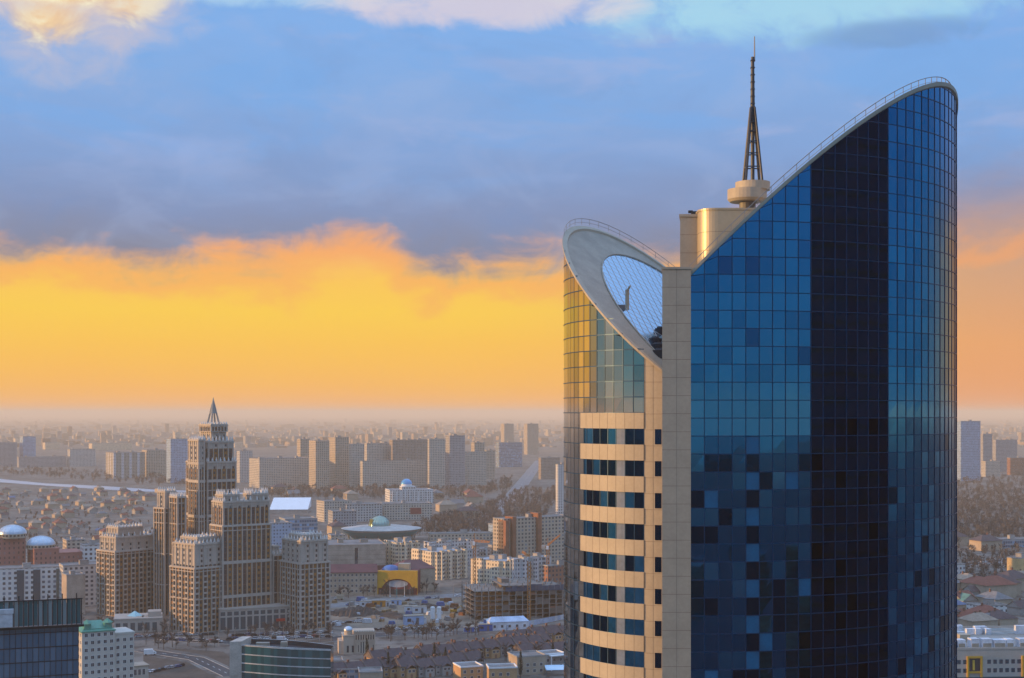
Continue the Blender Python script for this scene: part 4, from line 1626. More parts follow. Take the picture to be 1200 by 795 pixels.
def circus():
    Y = 1440.0
    C = at(447, 0, Y)
    z = lambda row: H - (row - HZ) / F * Y
    T = thing('saucer_hall', 'saucer-shaped circus hall with a green glass dome', 'circus', (C.x, Y, 0))
    r = 47 / F * Y
    zr = z(619)
    BL = glass('dark_teal_hull', (.06, .32, .35), .3, 0.0)
    n = 48
    sh = Shape()
    sh.cone(0, 0, r * .6, r * .96, max(0.0, z(647)), zr - 2.0, n)
    sh.cone(0, 0, r * .5, r * .55, 0, max(.1, z(645)), n)
    sh.build('hull', BL, T)
    sh = Shape()
    sh.cone(0, 0, r * .94, r, zr - 2.4, zr, n)
    sh.cone(0, 0, r, r * .5, zr, z(616), n)
    sh.build('saucer_roof', mat('pale_saucer_roof', (.42, .40, .37), .5, .1), T)
    rd = 13 / F * Y
    d = Shape().dome(-2, 0, z(617), rd, z(604) - z(617), 32, 8).build('dome', glass('green_dome_glass', (.28, .42, .36), .25, .5), T, smooth=True)
    rb = Shape()
    for k in range(20):
        a = 2 * PI * k / 20
        prev = None
        for j in range(8):
            b = PI / 2 * j / 7
            p = Vector((-2 + rd * 1.005 * math.cos(b) * math.cos(a), rd * 1.005 * math.cos(b) * math.sin(a), z(617) + (z(604) - z(617)) * 1.005 * math.sin(b)))
            if prev:
                rb.bar(prev, p, .15)
            prev = p
    rb.build('dome_rib', M_STEEL, d)
    sg = Shape().box(-r * .27, -r * .2, z(617), -r * .2, -r * .13, z(608))
    sg.build('golden_sign', mat('gold', (.65, .42, .08), .35, .6), T)
    po = Shape()
    for k in range(16):
        a = 2 * PI * k / 16
        po.bar((r * .8 * math.cos(a), r * .8 * math.sin(a), 0), (r * .86 * math.cos(a), r * .86 * math.sin(a), zr - 2), .5, 0, 6)
    po.build('raking_column', M_ROOFPANEL, T)


circus()


def blue_dome_palace():
    phi = R(15)
    c, w, d = footprint(454, 457, 508, 591, phi, 40)
    T = thing('palace', 'white hall crowned by a small bright blue dome', 'building', c, phi)
    h = H - (575 - HZ) / F * c.y
    Shape().box(0, 0, 0, w, d, h).build('wall', W_WHITE, T)
    roof_parts(T, w, d, h, M_WHITE, None, 0)
    Shape().box(w * .3, d * .2, h, w * .62, d * .7, h + 5).build('upper_storey', W_WHITE, T)
    Shape().cone(w * .43, d * .45, 8, 8, h + 5, h + 8, 20).build('drum', M_WHITE, T)
    Shape().dome(w * .43, d * .45, h + 8, 8.2, 7.5, 24, 8).build('dome', mat('bright_blue_dome', (.08, .33, .62), .35, .2), T, smooth=True)
    sh = Shape()
    for k in range(10):
        sh.cone(w * (k + .5) / 10, -1.2, .7, .6, 0, h - 1.5, 10)
    sh.build('colonnade', M_WHITE, T)


blue_dome_palace()


def stepped_flats(name, label, x0, xm, x1, yt, yb, wall, bays=3, phi=40, group=None, roofm=None, penthouse=True):
    """flats with projecting bays that catch the low sun"""
    ph = R(phi)
    c, w, d = footprint(x0, xm, x1, yb, ph, None)
    d = max(10, min(d, 34))
    h = H - (yt - HZ) / F * c.y
    T = thing(name, label, 'building', c, ph, group)
    Shape().box(0, 0, 0, w, d, h).build('wall', wall, T)
    roof_parts(T, w, d, h, mat('pale_concrete', (.34, .32, .30)), mat('pale_roof_sheet', (.33, .35, .38), .5), 2)
    n = bays
    for k in range(n):
        u = w * (k + .35) / n
        bw = w * .32 / n
        b = Shape().box(u, -2.8, 0, u + bw, 0.1, h + 1.2)
        b.box(u - .15, -2.95, h + 1.2, u + bw + .15, .2, h + 1.6, 1)
        b.build('projecting_bay', [wall, M_STONE], T)
    for k in range(2):
        v = d * (k * .5 + .12)
        b = Shape().box(-2.4, v, 0, .1, v + d * .25, h + (1.5 if k else .6))
        b.build('projecting_bay', [wall], T)
    # balconies and windows on the two faces one can see
    floor = 3.1
    nf = int(h // floor)
    for k in range(n):
        u0, u1 = w * (k + .35) / n + w * .34 / n, w * (k + 1.3) / n
        if u1 > w:
            continue
        b = Shape()
        for f_ in range(1, nf):
            b.box(u0 + .3, -1.1, f_ * floor - .1, u1 - .3, .05, f_ * floor + 1.0)
        b.build('balcony_stack', mat('balcony_panel', (.45, .40, .34)), T)
    return T, w, d, h


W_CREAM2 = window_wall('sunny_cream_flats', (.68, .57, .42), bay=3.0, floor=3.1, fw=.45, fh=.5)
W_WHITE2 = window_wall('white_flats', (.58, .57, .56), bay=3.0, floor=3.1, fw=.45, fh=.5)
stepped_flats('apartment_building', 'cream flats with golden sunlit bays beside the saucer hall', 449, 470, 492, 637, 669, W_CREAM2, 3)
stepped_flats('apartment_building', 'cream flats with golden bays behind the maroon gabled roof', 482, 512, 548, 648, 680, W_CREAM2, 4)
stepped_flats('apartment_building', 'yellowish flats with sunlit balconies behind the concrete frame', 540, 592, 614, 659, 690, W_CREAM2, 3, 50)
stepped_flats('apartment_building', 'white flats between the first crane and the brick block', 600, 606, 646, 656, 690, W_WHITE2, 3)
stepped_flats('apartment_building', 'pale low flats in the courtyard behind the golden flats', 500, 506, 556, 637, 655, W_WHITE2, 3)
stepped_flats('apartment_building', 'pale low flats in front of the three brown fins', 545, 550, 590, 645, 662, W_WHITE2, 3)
block('brick_apartment_building', 'red brick block beside the glass skyscraper above the concrete frame', 'building', 638, 642, 672, 664, 698, W_BRICK, 35)


def fin_towers():
    ph = R(35)
    c, w, d = footprint(584, 590, 668, 664, ph, 16)
    h = H - (609 - HZ) / F * c.y
    T = thing('finned_apartment_tower', 'tall beige flats with three brown stair fins', 'building', c, ph)
    Shape().box(0, 0, 0, w, d, h).build('wall', W_BEIGE, T)
    roof_parts(T, w, d, h, mat('pale_concrete', (.34, .32, .30)), None, 1)
    BR = mat('brown_red_fin', (.27, .115, .065), .8)
    for (px0, px1, yt) in ((585, 592, 611), (597, 606, 607), (627, 638, 604)):
        t0 = (px0 + 1 - 600) / F
        u = (t0 * c.y - c.x) / (math.cos(ph) - t0 * math.sin(ph))
        hh = H - (yt - HZ) / F * c.y
        Shape().box(max(u, 0), -3.4, 0, max(u, 0) + 3.8, d * .5, hh).box(max(u, 0) - .2, -3.6, hh, max(u, 0) + 4, d * .5, hh + .6).build('stair_fin', BR, T)


fin_towers()


def mall():
    ph = R(12)
    c, w, d = footprint(376, 380, 452, 672, ph, 50)
    h = H - (640 - HZ) / F * c.y
    T = thing('shopping_hall', 'windowless beige hall with one vertical teal glass strip', 'building', c, ph)
    MB = mat('beige_panel', (.38, .31, .25), .8)
    Shape().box(0, 0, 0, w, d, h).build('wall', MB, T)
    roof_parts(T, w, d, h, MB, None, 2)
    x = w * .52
    Shape().box(x - 1.2, -.3, 2, x + 1.2, .05, h - 2).build('glass_strip', M_WINB, T)
    Shape().box(0, -3, 0, w, -.01, 5.5).build('porch', mat('plum_band', (.13, .06, .055)), T)
    b = Shape()
    for k in range(4):
        b.box(0, -.06, h * .3 + k * h * .17, w, -.0, h * .3 + k * h * .17 + .2)
    b.build('panel_joint', M_JOINT, T)
    # long building with a maroon roof
    ph = R(6)
    c, w, d = footprint(378, 380, 442, 698, ph, 18)
    h = H - (672 - HZ) / F * c.y
    T = thing('maroon_roofed_building', 'long beige building with rows of small windows and a maroon roof', 'building', c, ph)
    Shape().box(0, 0, 0, w, d, h).build('wall', mat('sand_render', (.43, .34, .25), .8), T)
    MR = mat('maroon_sheet_roof', (.115, .04, .045), .6)
    sh = Shape()
    sh.box(-.5, -.5, h, w + .5, d + .5, h + .4)
    a, b, e, f_ = (-.5, -.5, h + .4), (w + .5, -.5, h + .4), (w + .5, d + .5, h + .4), (-.5, d + .5, h + .4)
    r1, r2 = (0, d / 2, h + 5.5), (w, d / 2, h + 5.5)
    sh.quad(a, b, r2, r1)
    sh.quad(e, f_, r1, r2)
    sh.tri(b, e, r2)
    sh.tri(f_, a, r1)
    sh.build('roof', MR, T)
    put_windows(T, win_unit(1.3, 1.7), frange(1.8, w - 1.5, 3.0), frange(2.0, h - 2.2, (h - 3.2) / 3.3))
    # entertainment hall with a yellow arched front
    ph = R(-4)
    c, w, d = footprint(442, 442, 489, 697, ph, 22)
    h = H - (669 - HZ) / F * c.y
    T = thing('yellow_arch_hall', 'entertainment hall with a yellow arched front over a grey lens window', 'building', c, ph)
    YL = mat('yellow_panel', (.62, .33, .025), .6, 0, .08)
    n = 28
    sh = Shape()
    cx, hw, az, ar = w / 2, w * .36, h * .30, h * .36
    def arch(x):
        t = (x - cx) / hw
        return az + ar * math.sqrt(max(0, 1 - t * t)) if abs(t) < 1 else az * .95
    for k in range(n):
        xa, xb = w * k / n, w * (k + 1) / n
        sh.quad((xa, 0, arch(xa)), (xb, 0, arch(xb)), (xb, 0, h), (xa, 0, h))
        sh.quad((xa, 0, arch(xa)), (xb, 0, arch(xb)), (xb, 1.2, arch(xb)), (xa, 1.2, arch(xa)))
    sh.quad((0, 0, 0), (w * .03, 0, 0), (w * .03, 0, h), (0, 0, h))
    sh.quad((0, 0, 0), (0, 3, 0), (0, 3, h), (0, 0, h))
    sh.quad((w, 0, 0), (w, 3, 0), (w, 3, h), (w, 0, h))
    sh.quad((0, 0, h), (w, 0, h), (w, 3, h), (0, 3, h))
    sh.build('yellow_front', YL, T)
    Shape().box(.2, 1.25, 0, w - .2, d, h - .5).build('hall_wall', mat('dark_plum_wall', (.16, .035, .04), .7), T)
    lens = Shape()
    pl = []
    for k in range(24):
        a = 2 * PI * k / 24
        pl.append((cx + hw * .72 * math.cos(a), 1.15, az + ar * .42 + ar * .42 * math.sin(a)))
    lens.v += pl
    lens.f.append(tuple(range(24)))
    lens.mi.append(0)
    lens.build('lens_window', mat('grey_lens', (.40, .42, .45), .4), T)
    Shape().box(w * .1, .9, .2, w * .9, 1.2, az * .75).build('entrance_glass', M_WIN, T)
    dm = Shape().dome(w * .3, 8, h - .5, 6.5, 4, 20, 6)
    dm.build('blue_roof_dome', mat('blue_sheet', (.06, .15, .38), .5), T)
    Shape().box(w * .5, 5, h - .5, w * .78, 12, h + 4.5).build('roof_room', M_STONE, T)
    # wing with a maroon gable behind
    ph2 = R(20)
    c, w, d = footprint(480, 484, 510, 694, ph2, 26)
    h = H - (667 - HZ) / F * c.y
    T = thing('maroon_gabled_hall', 'blank beige hall with a low maroon pitched roof beside the yellow arch', 'building', c, ph2)
    Shape().box(-10, 0, 0, w, d, h).build('wall', mat('sand_render', (.43, .34, .25), .8), T)
    sh = Shape()
    a, b, e, f_ = (-10.5, -.6, h), (w + .6, -.6, h), (w + .6, d + .6, h), (-10.5, d + .6, h)
    r1, r2 = (-2, d / 2, h + 5.5), (w - 8, d / 2, h + 5.5)
    sh.quad(a, b, r2, r1)
    sh.quad(e, f_, r1, r2)
    sh.tri(b, e, r2)
    sh.tri(f_, a, r1)
    sh.build('roof', MR, T)
    # flagpoles before the hall
    for k, (px, m) in enumerate(((457, M_WHITE), (465, mat('teal_pole', (.05, .35, .42), .5)), (474, M_WHITE))):
        q = gp(px, 699.5)
        tall = 10 if k != 1 else 8
        sh = Shape()
        sh.bar(q, q + Vector((0, 0, tall)), .2, 0, 6, .12)
        sh.cone(q.x, q.y, .6, .6, 0, .3, 8)
        o = sh.build('banner_pole', m)
        tag(o, ('first white pole before the yellow arched front', 'teal pole before the yellow arched front', 'second white pole, nearer the blank beige hall')[k], 'pole')


mall()

MIDS = [
    # low and middling city blocks
    ('office_building', 'white office block with teal glass strips behind the black finned roof', 'building', -25, -12, 78, 668, 712, W_WHITE, 22, 18),
    ('office_building', 'grey-white office wing with dark bays beside the outer brown block', 'building', 64, 74, 122, 664, 712, W_PALE, 26, 18),
    ('office_building', 'plain beige cube in front of the grey-white office wing', 'building', 72, 78, 100, 675, 722, mat('beige_panel', (.38, .31, .25), .8), 30, 14),
    ('apartment_block', 'white banded block squeezed between pink hall and brown block', 'building', 94, 98, 122, 640, 684, W_WHITE, 26, 16),
    ('apartment_block', 'beige stepped block behind the pale window drum dome', 'building', 74, 78, 100, 634, 678, W_BEIGE, 26, 20),
    ('office_building', 'teal glass office behind the end block of the spired skyscraper', 'building', 330, 334, 372, 609, 640, W_OFFICE, 22, 26),
    ('office_building', 'pale blue office behind the tall front shaft', 'building', 310, 316, 342, 614, 644, W_BLUEG, 26, 24),
    ('office_building', 'cream stepped offices under the long white shed roof', 'building', 372, 380, 412, 588, 612, W_CREAM, 30, 24),
    ('office_building', 'pale offices in front of the white blue-domed hall', 'building', 400, 406, 448, 592, 612, W_PALE, 22, 30),
    ('office_building', 'cream offices with a red sign in front of the white hall', 'building', 446, 450, 506, 591, 610, W_CREAM, 14, 30),
    ('office_building', 'low grey offices beside the saucer hall', 'building', 386, 390, 418, 600, 622, W_GREY, 20, 24),
    ('office_building', 'small dark-windowed block near the top of the bare wood', 'building', 578, 579, 586, 615, 632, W_BLUEG, 30, 12),
    ('office_building', 'long low beige terrace at the foot of the bare wood', 'building', 500, 504, 580, 626, 634, W_BEIGE, 10, 16),
    ('office_building', 'beige block in the lee of the end block', 'building', 384, 388, 404, 628, 650, W_BEIGE, 16, 20),
    ('office_building', 'long dark teal shed at the edge of the bare wood', 'building', 1158, 1162, 1215, 633, 643, W_OFFICE, 10, 20),
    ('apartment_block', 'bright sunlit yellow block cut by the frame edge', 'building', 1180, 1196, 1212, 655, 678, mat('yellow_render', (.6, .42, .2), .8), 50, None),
    ('apartment_block', 'white balconied block beside the curved glass front', 'building', 1108, 1112, 1131, 663, 686, W_WHITE, 30, 14),
    ('office_building', 'white low hall among the red-roofed houses', 'building', 1142, 1147, 1180, 711, 727, W_WHITE, 14, 14),
]
for (nm, lb, ct, x0, xm, x1, yt, yb, wm, phi, d) in MIDS:
    T, w, dd, h = block(nm, lb, ct, x0, xm, x1, yt, yb, wm, phi, d, None, 1)
    if 'teal glass strips' in lb:
        for k, px in enumerate((24, 43, 70)):
            t0 = (px - 600) / F
            u = (t0 * T.location.y - T.location.x) / (math.cos(R(phi)) - t0 * math.sin(R(phi)))
            Shape().box(u - 2.3, -.6, 0, u + 2.3, .02, h - 1).build('glass_strip', M_WINB, T)
    if 'red sign' in lb:
        Shape().box(w * .55, -.3, h * .35, w * .78, -.02, h * .75).build('red_sign', mat('dull_red', (.25, .05, .05), .6), T)

# bright white shed roof
T = thing('white_roofed_shed', 'long shed with a bright white roof behind the tall front shaft', 'shed', gp(316, 602), R(4))
Wd = 44 / F * depth(602)
Shape().box(0, 0, 0, Wd, 60, 5).build('wall', mat('pale_concrete', (.34, .32, .30)), T)
sh = Shape()
sh.quad((-.5, -.5, 5), (Wd + .5, -.5, 5), (Wd + .5, 60, 17), (-.5, 60, 17))
sh.quad((-.5, 60, 17), (Wd + .5, 60, 17), (Wd + .5, 60, 5), (-.5, 60, 5))
sh.tri((-.5, -.5, 5), (-.5, 60, 17), (-.5, 60, 5))
sh.tri((Wd + .5, -.5, 5), (Wd + .5, 60, 5), (Wd + .5, 60, 17))
sh.build('roof', mat('white_membrane', (.82, .84, .86), .5, 0, .04), T)


# ------------------------------------------------------------------ the office slab with yellow frames
def yellow_frame_block():
    Y = 575.0
    phi = R(4)
    x0 = at(1104, 0, Y).x
    T = thing('yellow_framed_building', 'broad pale office slab with square windows and yellow framed bays', 'building', (x0, Y, 0), phi)
    zt = H - (762 - HZ) / F * Y
    w, d = 62.0, 56.0
    MW = mat('warm_grey_render', (.43, .39, .34), .8, 0, .08)
    Shape().box(0, 0, 0, w, d, zt).build('wall', MW, T)
    sh = Shape()
    sh.box(.2, .2, zt - .05, w - .2, d - .2, zt + .15, 1)
    for (a, b, c, e) in ((-.2, -.2, w + .2, .3), (-.2, d - .3, w + .2, d + .2), (-.2, .3, .3, d - .3), (w - .3, .3, w + .2, d - .3)):
        sh.box(a, b, zt, c, e, zt + .9)
    sh.build('roof', [MW, mat('grey_green_felt', (.24, .25, .24), .9)], T)
    rnd = random.Random(8)
    WU = mat('white_roof_unit', (.62, .64, .68), .6)
    for k in range(11):
        x = 2 + k * 5.2 + rnd.uniform(-.5, .5)
        wv = rnd.uniform(3.0, 5.4)
        b = Shape().box(x, 2.0, zt + .15, x + wv, 6, zt + rnd.uniform(3.4, 4.4))
        b.box(x + .3, 1.9, zt + .6, x + wv - .3, 2.0, zt + 2.2, 1)
        b.build('roof_unit', [WU, M_ROOFPANEL], T)
    for k in range(16):
        x, y = rnd.uniform(2, w - 6), rnd.uniform(34, 52)
        b = Shape().box(x, y, zt + .15, x + rnd.uniform(2, 6), y + rnd.uniform(2, 3), zt + rnd.uniform(1.5, 3.8))
        b.build('roof_unit', [WU], T)
    b = Shape().box(14.5, 18, zt + .15, 19, 22, zt + 3.2)
    b.build('roof_unit', M_STONE, T)
    me = win_unit(1.3, 1.5, M_MULL, M_WINB)
    def skip(x, z):
        return 9.8 < x < 17.2 or 32.5 < x < 40.5 or 54 < x < 61
    put_windows(T, me, frange(2, w - 1.5, 2.5), frange(zt - 9.2, zt - 5, 3.5), skip=skip)
    YF = mat('ochre_yellow_frame', (.55, .32, .04), .6, 0, .08)
    for x in (10.2, 33.0, 54.3):
        f_ = Shape()
        zb = zt - 9.5
        f_.box(x, -.7, 4, x + .8, 0, zt - 2.6).box(x + 5.6, -.7, 4, x + 6.4, 0, zt - 2.6).box(x + .8, -.7, zt - 3.4, x + 5.6, 0, zt - 2.6)
        f_.box(x + .8, -.6, zb, x + 5.6, 0, zb + .8)
        o = f_.build('yellow_frame', YF, T)
        g_ = Shape().box(x + .8, -.1, zb + .8, x + 5.6, -.02, zt - 3.4)
        g_.box(x + 2.4, -.3, zb + 1.2, x + 3.3, -.1, zt - 4.2, 1)
        g_.build('bay_window', [M_WIN, mat('lamp_yellow_blind', (.65, .42, .06), .6)], o)
    Shape().box(-.3, -1.2, 0, w + .3, 0, zt - 11).build('glass_base', M_WINB, T)


yellow_frame_block()


# ------------------------------------------------------------------ building site: concrete frame, cranes, cabins
def concrete_frame():
    ph = R(14)
    c, w, d = footprint(551, 556, 668, 727, ph, 40)
    c2, w2, d2 = c, w, d
    h = H - (688 - HZ) / F * c.y
    T = thing('concrete_frame', 'unfinished concrete frame building with open floors and dark gaps', 'building site', c, ph)
    MC = mat('raw_concrete', (.19, .165, .145), .9, 0, .2, .2)
    nf = 7
    fh = h / nf
    for k in range(1, nf + 1):
        x0_, x1 = (0, w) if k < nf else (w * .3, w * .72)
        Shape().box(x0_, 0, k * fh - .3, x1, d, k * fh).build('floor_slab', MC, T)
    ML = mat('pale_concrete_post', (.27, .24, .215), .9, 0, .15, .3)
    for i in range(int(w // 4.4) + 1):
        col = Shape()
        for j in range(4):
            hh = h + ((1.8 if (i * 7 + j) % 3 else .6) if w * .3 < i * 4.4 < w * .72 else -fh + 2.4)
            col.box(i * 4.4 + .1, j * (d - 1) / 3 - .1, 0, i * 4.4 + .65, j * (d - 1) / 3 + .5, hh)
        col.build('column_row', ML, T)
    rnd = random.Random(6)
    MI = [mat('block_infill', (.17, .145, .125), .9), mat('brick_infill', (.26, .125, .08), .9)]
    for k in range(nf - 1):
        for i in range(int(w // 4.4)):
            r = rnd.random()
            if r < .20 and i > 3:
                Shape().box(i * 4.4 + .65, .25, k * fh, i * 4.4 + 4.5, .5, k * fh + fh - .3).build('infill_wall', MI[0], T)
            elif r < .34:
                Shape().box(i * 4.4 + .65, .25, k * fh, i * 4.4 + 4.5, .5, k * fh + 1.2).build('infill_wall', MI[rnd.randrange(2)], T)
    core = Shape().box(w * .34, d * .4, 0, w * .42, d * .7, h + 2.6)
    core.build('stair_core', MC, T)
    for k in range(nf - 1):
        Shape().box(.7, d * .45, k * fh, w - .5, d * .45 + .3, k * fh + fh - .3).build('inner_wall', mat('shaded_block_wall', (.035, .037, .045), .95), T)  # near-black colour stands in for the shade inside the open floors
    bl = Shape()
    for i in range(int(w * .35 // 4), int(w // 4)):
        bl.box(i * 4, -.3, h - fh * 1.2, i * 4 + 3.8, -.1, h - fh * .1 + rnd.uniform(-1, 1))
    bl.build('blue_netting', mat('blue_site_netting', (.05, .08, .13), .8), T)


concrete_frame()


def tower_crane(px, row_base, row_top, jib, cj, lab, luff=None):
    c = gp(px, row_base)
    zt = H - (row_top - HZ) / F * c.y
    T = thing('tower_crane', lab, 'crane', c)
    MO = mat('crane_orange', (.42, .17, .045), .6, 0, .12)
    s2 = Shape()
    hw = .95
    for sx in (-1, 1):
        for sy in (-1, 1):
            s2.bar((sx * hw, sy * hw, 0), (sx * hw, sy * hw, zt), .30)
    n = int(zt / 2.4)
    for k in range(n):
        z0, z1 = zt * k / n, zt * (k + 1) / n
        for (a, b) in (((-1, -1), (1, -1)), ((1, -1), (1, 1)), ((1, 1), (-1, 1)), ((-1, 1), (-1, -1))):
            s2.bar((a[0] * hw, a[1] * hw, z0), (b[0] * hw, b[1] * hw, z1), .22)
    s2.build('lattice_mast', MO, T)
    s2 = Shape()
    d = Vector(jib).normalized()
    L = Vector(jib).length
    tip = Vector((0, 0, zt))
    sd = Vector((-d.y, d.x, 0)).normalized() * .7
    for (o0, r_) in ((sd, .28), (-sd, .28), (Vector((0, 0, 1.3)), .28)):
        s2.bar(tip + o0, tip + o0 * .5 + d * L, r_)
    m = int(L / 2.2)
    for k in range(m):
        a, b = tip + d * (L * k / m), tip + d * (L * (k + 1) / m)
        s2.bar(a + sd, b + Vector((0, 0, 1.2)), .2)
        s2.bar(a - sd, b + Vector((0, 0, 1.2)), .2)
    s2.build('jib', MO, T)
    s2 = Shape()
    bk = Vector((-d.x, -d.y, 0)).normalized()
    for o0 in (sd, -sd):
        s2.bar(tip + o0, tip + o0 + bk * cj, .2)
    s2.build('counter_jib', MO, T)
    e = tip + bk * (cj - 1.5)
    Shape().box(e.x - 1.3, e.y - 1.3, e.z - 2.2, e.x + 1.3, e.y + 1.3, e.z + .3).build('counterweight', MC_ if False else mat('kerb_concrete', (.34, .33, .31)), T)
    Shape().box(-1.2, -2.6, zt - 2.3, .6, -.9, zt + .1).build('cab', M_WHITE, T)
    s2 = Shape()
    s2.bar((0, 0, zt), (0, 0, zt + 6), .3)
    s2.bar((0, 0, zt + 6), tip + d * L * .65 + Vector((0, 0, 1.2)), .07)
    s2.bar((0, 0, zt + 6), tip + bk * (cj - 1), .07)
    s2.build('apex_tie', MO, T)


tower_crane(556, 700, 635, (11, -6, 0), 3.2, 'orange tower crane with a level jib before the yellowish sunlit flats')
tower_crane(620, 727, 653, (-4, 20, 1), 5, 'brown tower crane seen end-on standing against the concrete frame')
tower_crane(642, 690, 640, (9, -3, 8), 5, 'orange crane with a raised jib beside the brick block')

# hoarding of pale blue sheets beside the frame
def site_fence():
    a, b = gp(594, 739), gp(672, 724)
    d = b - a
    rz = math.atan2(d.y, d.x)
    T = thing('site_fence', 'fence of pale blue metal sheets along the building site', 'fence', a, rz)
    L = d.length
    n = int(L / 3)
    s1, s2 = Shape(), Shape()
    rnd = random.Random(1)
    for k in range(n):
        s1.box(k * 3, 0, .1, k * 3 + 2.9, .06, 3.2, rnd.choice([0, 0, 1]))
        s2.box(k * 3 - .06, .06, 0, k * 3 + .06, .2, 3.3)
    s1.build('sheet_panel', [mat('pale_blue_sheet', (.38, .48, .62), .5), mat('faded_sheet', (.5, .55, .6), .5)], T)
    s2.build('post', M_STEEL, T)


site_fence()


def cabin_proto(col, name, length=6.0, w=2.5, h=2.7):
    T = thing('site_cabin', 'x', 'cabin', (0, 0, 0))
    Shape().box(0, 0, 0, length, w, h).build('body', col, T)
    Shape().box(-.1, -.1, h, length + .1, w + .1, h + .2).build('roof', M_ROOFPANEL, T)
    Shape().box(length * .15, -.03, 1.0, length * .35, 0, 2.0).build('window', M_WIN, T)
    Shape().box(length * .6, -.03, .05, length * .75, 0, 2.1).build('door', M_STEEL, T)
    return T


CAB = {
    'white': cabin_proto(mat('white_cabin', (.6, .62, .66), .5), 'white'),
    'blue': cabin_proto(mat('blue_cabin', (.035, .12, .36), .5), 'blue'),
    'orange': cabin_proto(mat('orange_cabin', (.55, .22, .03), .5), 'orange'),
    'pale': cabin_proto(mat('pale_blue_cabin', (.3, .42, .62), .5), 'pale blue'),
}
CABS = [
    ('white', 425, 711.5, .2, 1.3, 'white site cabin beside the orange cabin'),
    ('orange', 439, 711.5, .1, 1.5, 'orange site cabin beside the pale road'),
    ('white', 449, 711, .2, 1.2, 'white cabin just past the orange cabin'),
    ('pale', 460, 709.5, .15, 1.3, 'pale blue cabin close to the pale road'),
    ('white', 478, 718, .3, 1.4, 'white cabin at the head of the white cabin yard'),
    ('white', 487, 719, .2, 1.5, 'white cabin behind the two white tanks'),
    ('pale', 477, 733, .25, 2.0, 'large pale blue cabin in the yard before the domed pavilion'),
    ('white', 488, 731.5, .2, 1.3, 'white cabin touching the large pale blue cabin'),
    ('blue', 547, 741, .2, 1.0, 'first deep blue cabin on the lane, set lowest'),
    ('white', 555, 740.2, .2, 1.1, 'white cabin between two deep blue cabins'),
    ('blue', 564, 740, .2, 1.4, 'deep blue cabin beside the white-walled site hall'),
    ('blue', 571, 735, .2, 1.6, 'deep blue cabin behind the other blue cabins'),
]
used = set()
for (k, px, row, rz, sc, lb) in CABS:
    if k not in used:
        o = CAB[k]
        used.add(k)
        o.location, o.rotation_euler, o.scale = gp(px - 3, row), (0, 0, rz), (sc, sc, sc)
        o['label'] = lb
    else:
        copy_thing(CAB[k], gp(px - 3, row), rz, lb, None, sc)
# hall with a blue roof
T = thing('site_hall', 'white site hall with a pale blue roof in front of the concrete frame', 'hall', gp(574, 739.5), R(14))
Shape().box(0, 0, 0, 24, 10, 5).build('wall', mat('white_cabin', (.6, .62, .66), .5), T)
sh = Shape()
sh.quad((-.4, -.4, 5), (24.4, -.4, 5), (22, 5, 7.6), (2, 5, 7.6))
sh.quad((24.4, 10.4, 5), (-.4, 10.4, 5), (2, 5, 7.6), (22, 5, 7.6))
sh.tri((24.4, -.4, 5), (24.4, 10.4, 5), (22, 5, 7.6))
sh.tri((-.4, 10.4, 5), (-.4, -.4, 5), (2, 5, 7.6))
sh.build('roof', mat('pale_blue_sheet', (.38, .48, .62), .5), T)
put_windows(T, win_unit(1.4, 1.6), frange(3, 22, 4.6), [1.6])
# tanks
for k, px in enumerate((507, 514.5)):
    q = gp(px, 729)
    T = thing('cement_silo', ('white upright silo, the one nearer the cabins', 'white upright silo, the one nearer the excavator')[k], 'silo', q)
    Shape().cone(0, 0, 1.4, 1.4, 2.0, 9, 14).cone(0, 0, .4, 1.4, .8, 2.0, 14).dome(0, 0, 9, 1.4, .6, 14, 4).build('tank', M_WHITE, T)
    lg = Shape()
    for a in range(4):
        lg.bar((1.2 * math.cos(a * PI / 2), 1.2 * math.sin(a * PI / 2), 0), (1.2 * math.cos(a * PI / 2), 1.2 * math.sin(a * PI / 2), 2.4), .12)
    lg.build('stand', M_STEEL, T)


def excavator():
    q = gp(532, 718.5)
    T = thing('excavator', 'yellow excavator on the sandy building site', 'excavator', q, R(15))
    YM = mat('machine_yellow', (.62, .30, .02), .5)
    for y in (-1.2, 1.2):
        sh = Shape().prism([(-2.2, y - .35), (2.2, y - .35), (2.2, y + .35), (-2.2, y + .35)], 0.05, .9)
        sh.build('track', M_DARK, T)
    Shape().box(-2.4, -1.4, 1.0, 1.6, 1.4, 2.4).build('body', YM, T)
    Shape().box(-.2, -1.3, 2.4, 1.6, .1, 3.6).build('cab', M_WIN, T)
    sh = Shape()
    sh.bar((1.4, .4, 2.0), (4.6, .4, 4.6), .32)
    sh.bar((4.6, .4, 4.6), (6.8, .4, 2.4), .25)
    sh.build('boom', YM, T)
    Shape().prism([(6.4, -.2), (7.4, -.2), (7.4, 1.0), (6.4, 1.0)], 1.2, 2.5).build('bucket', M_DARK, T)


excavator()


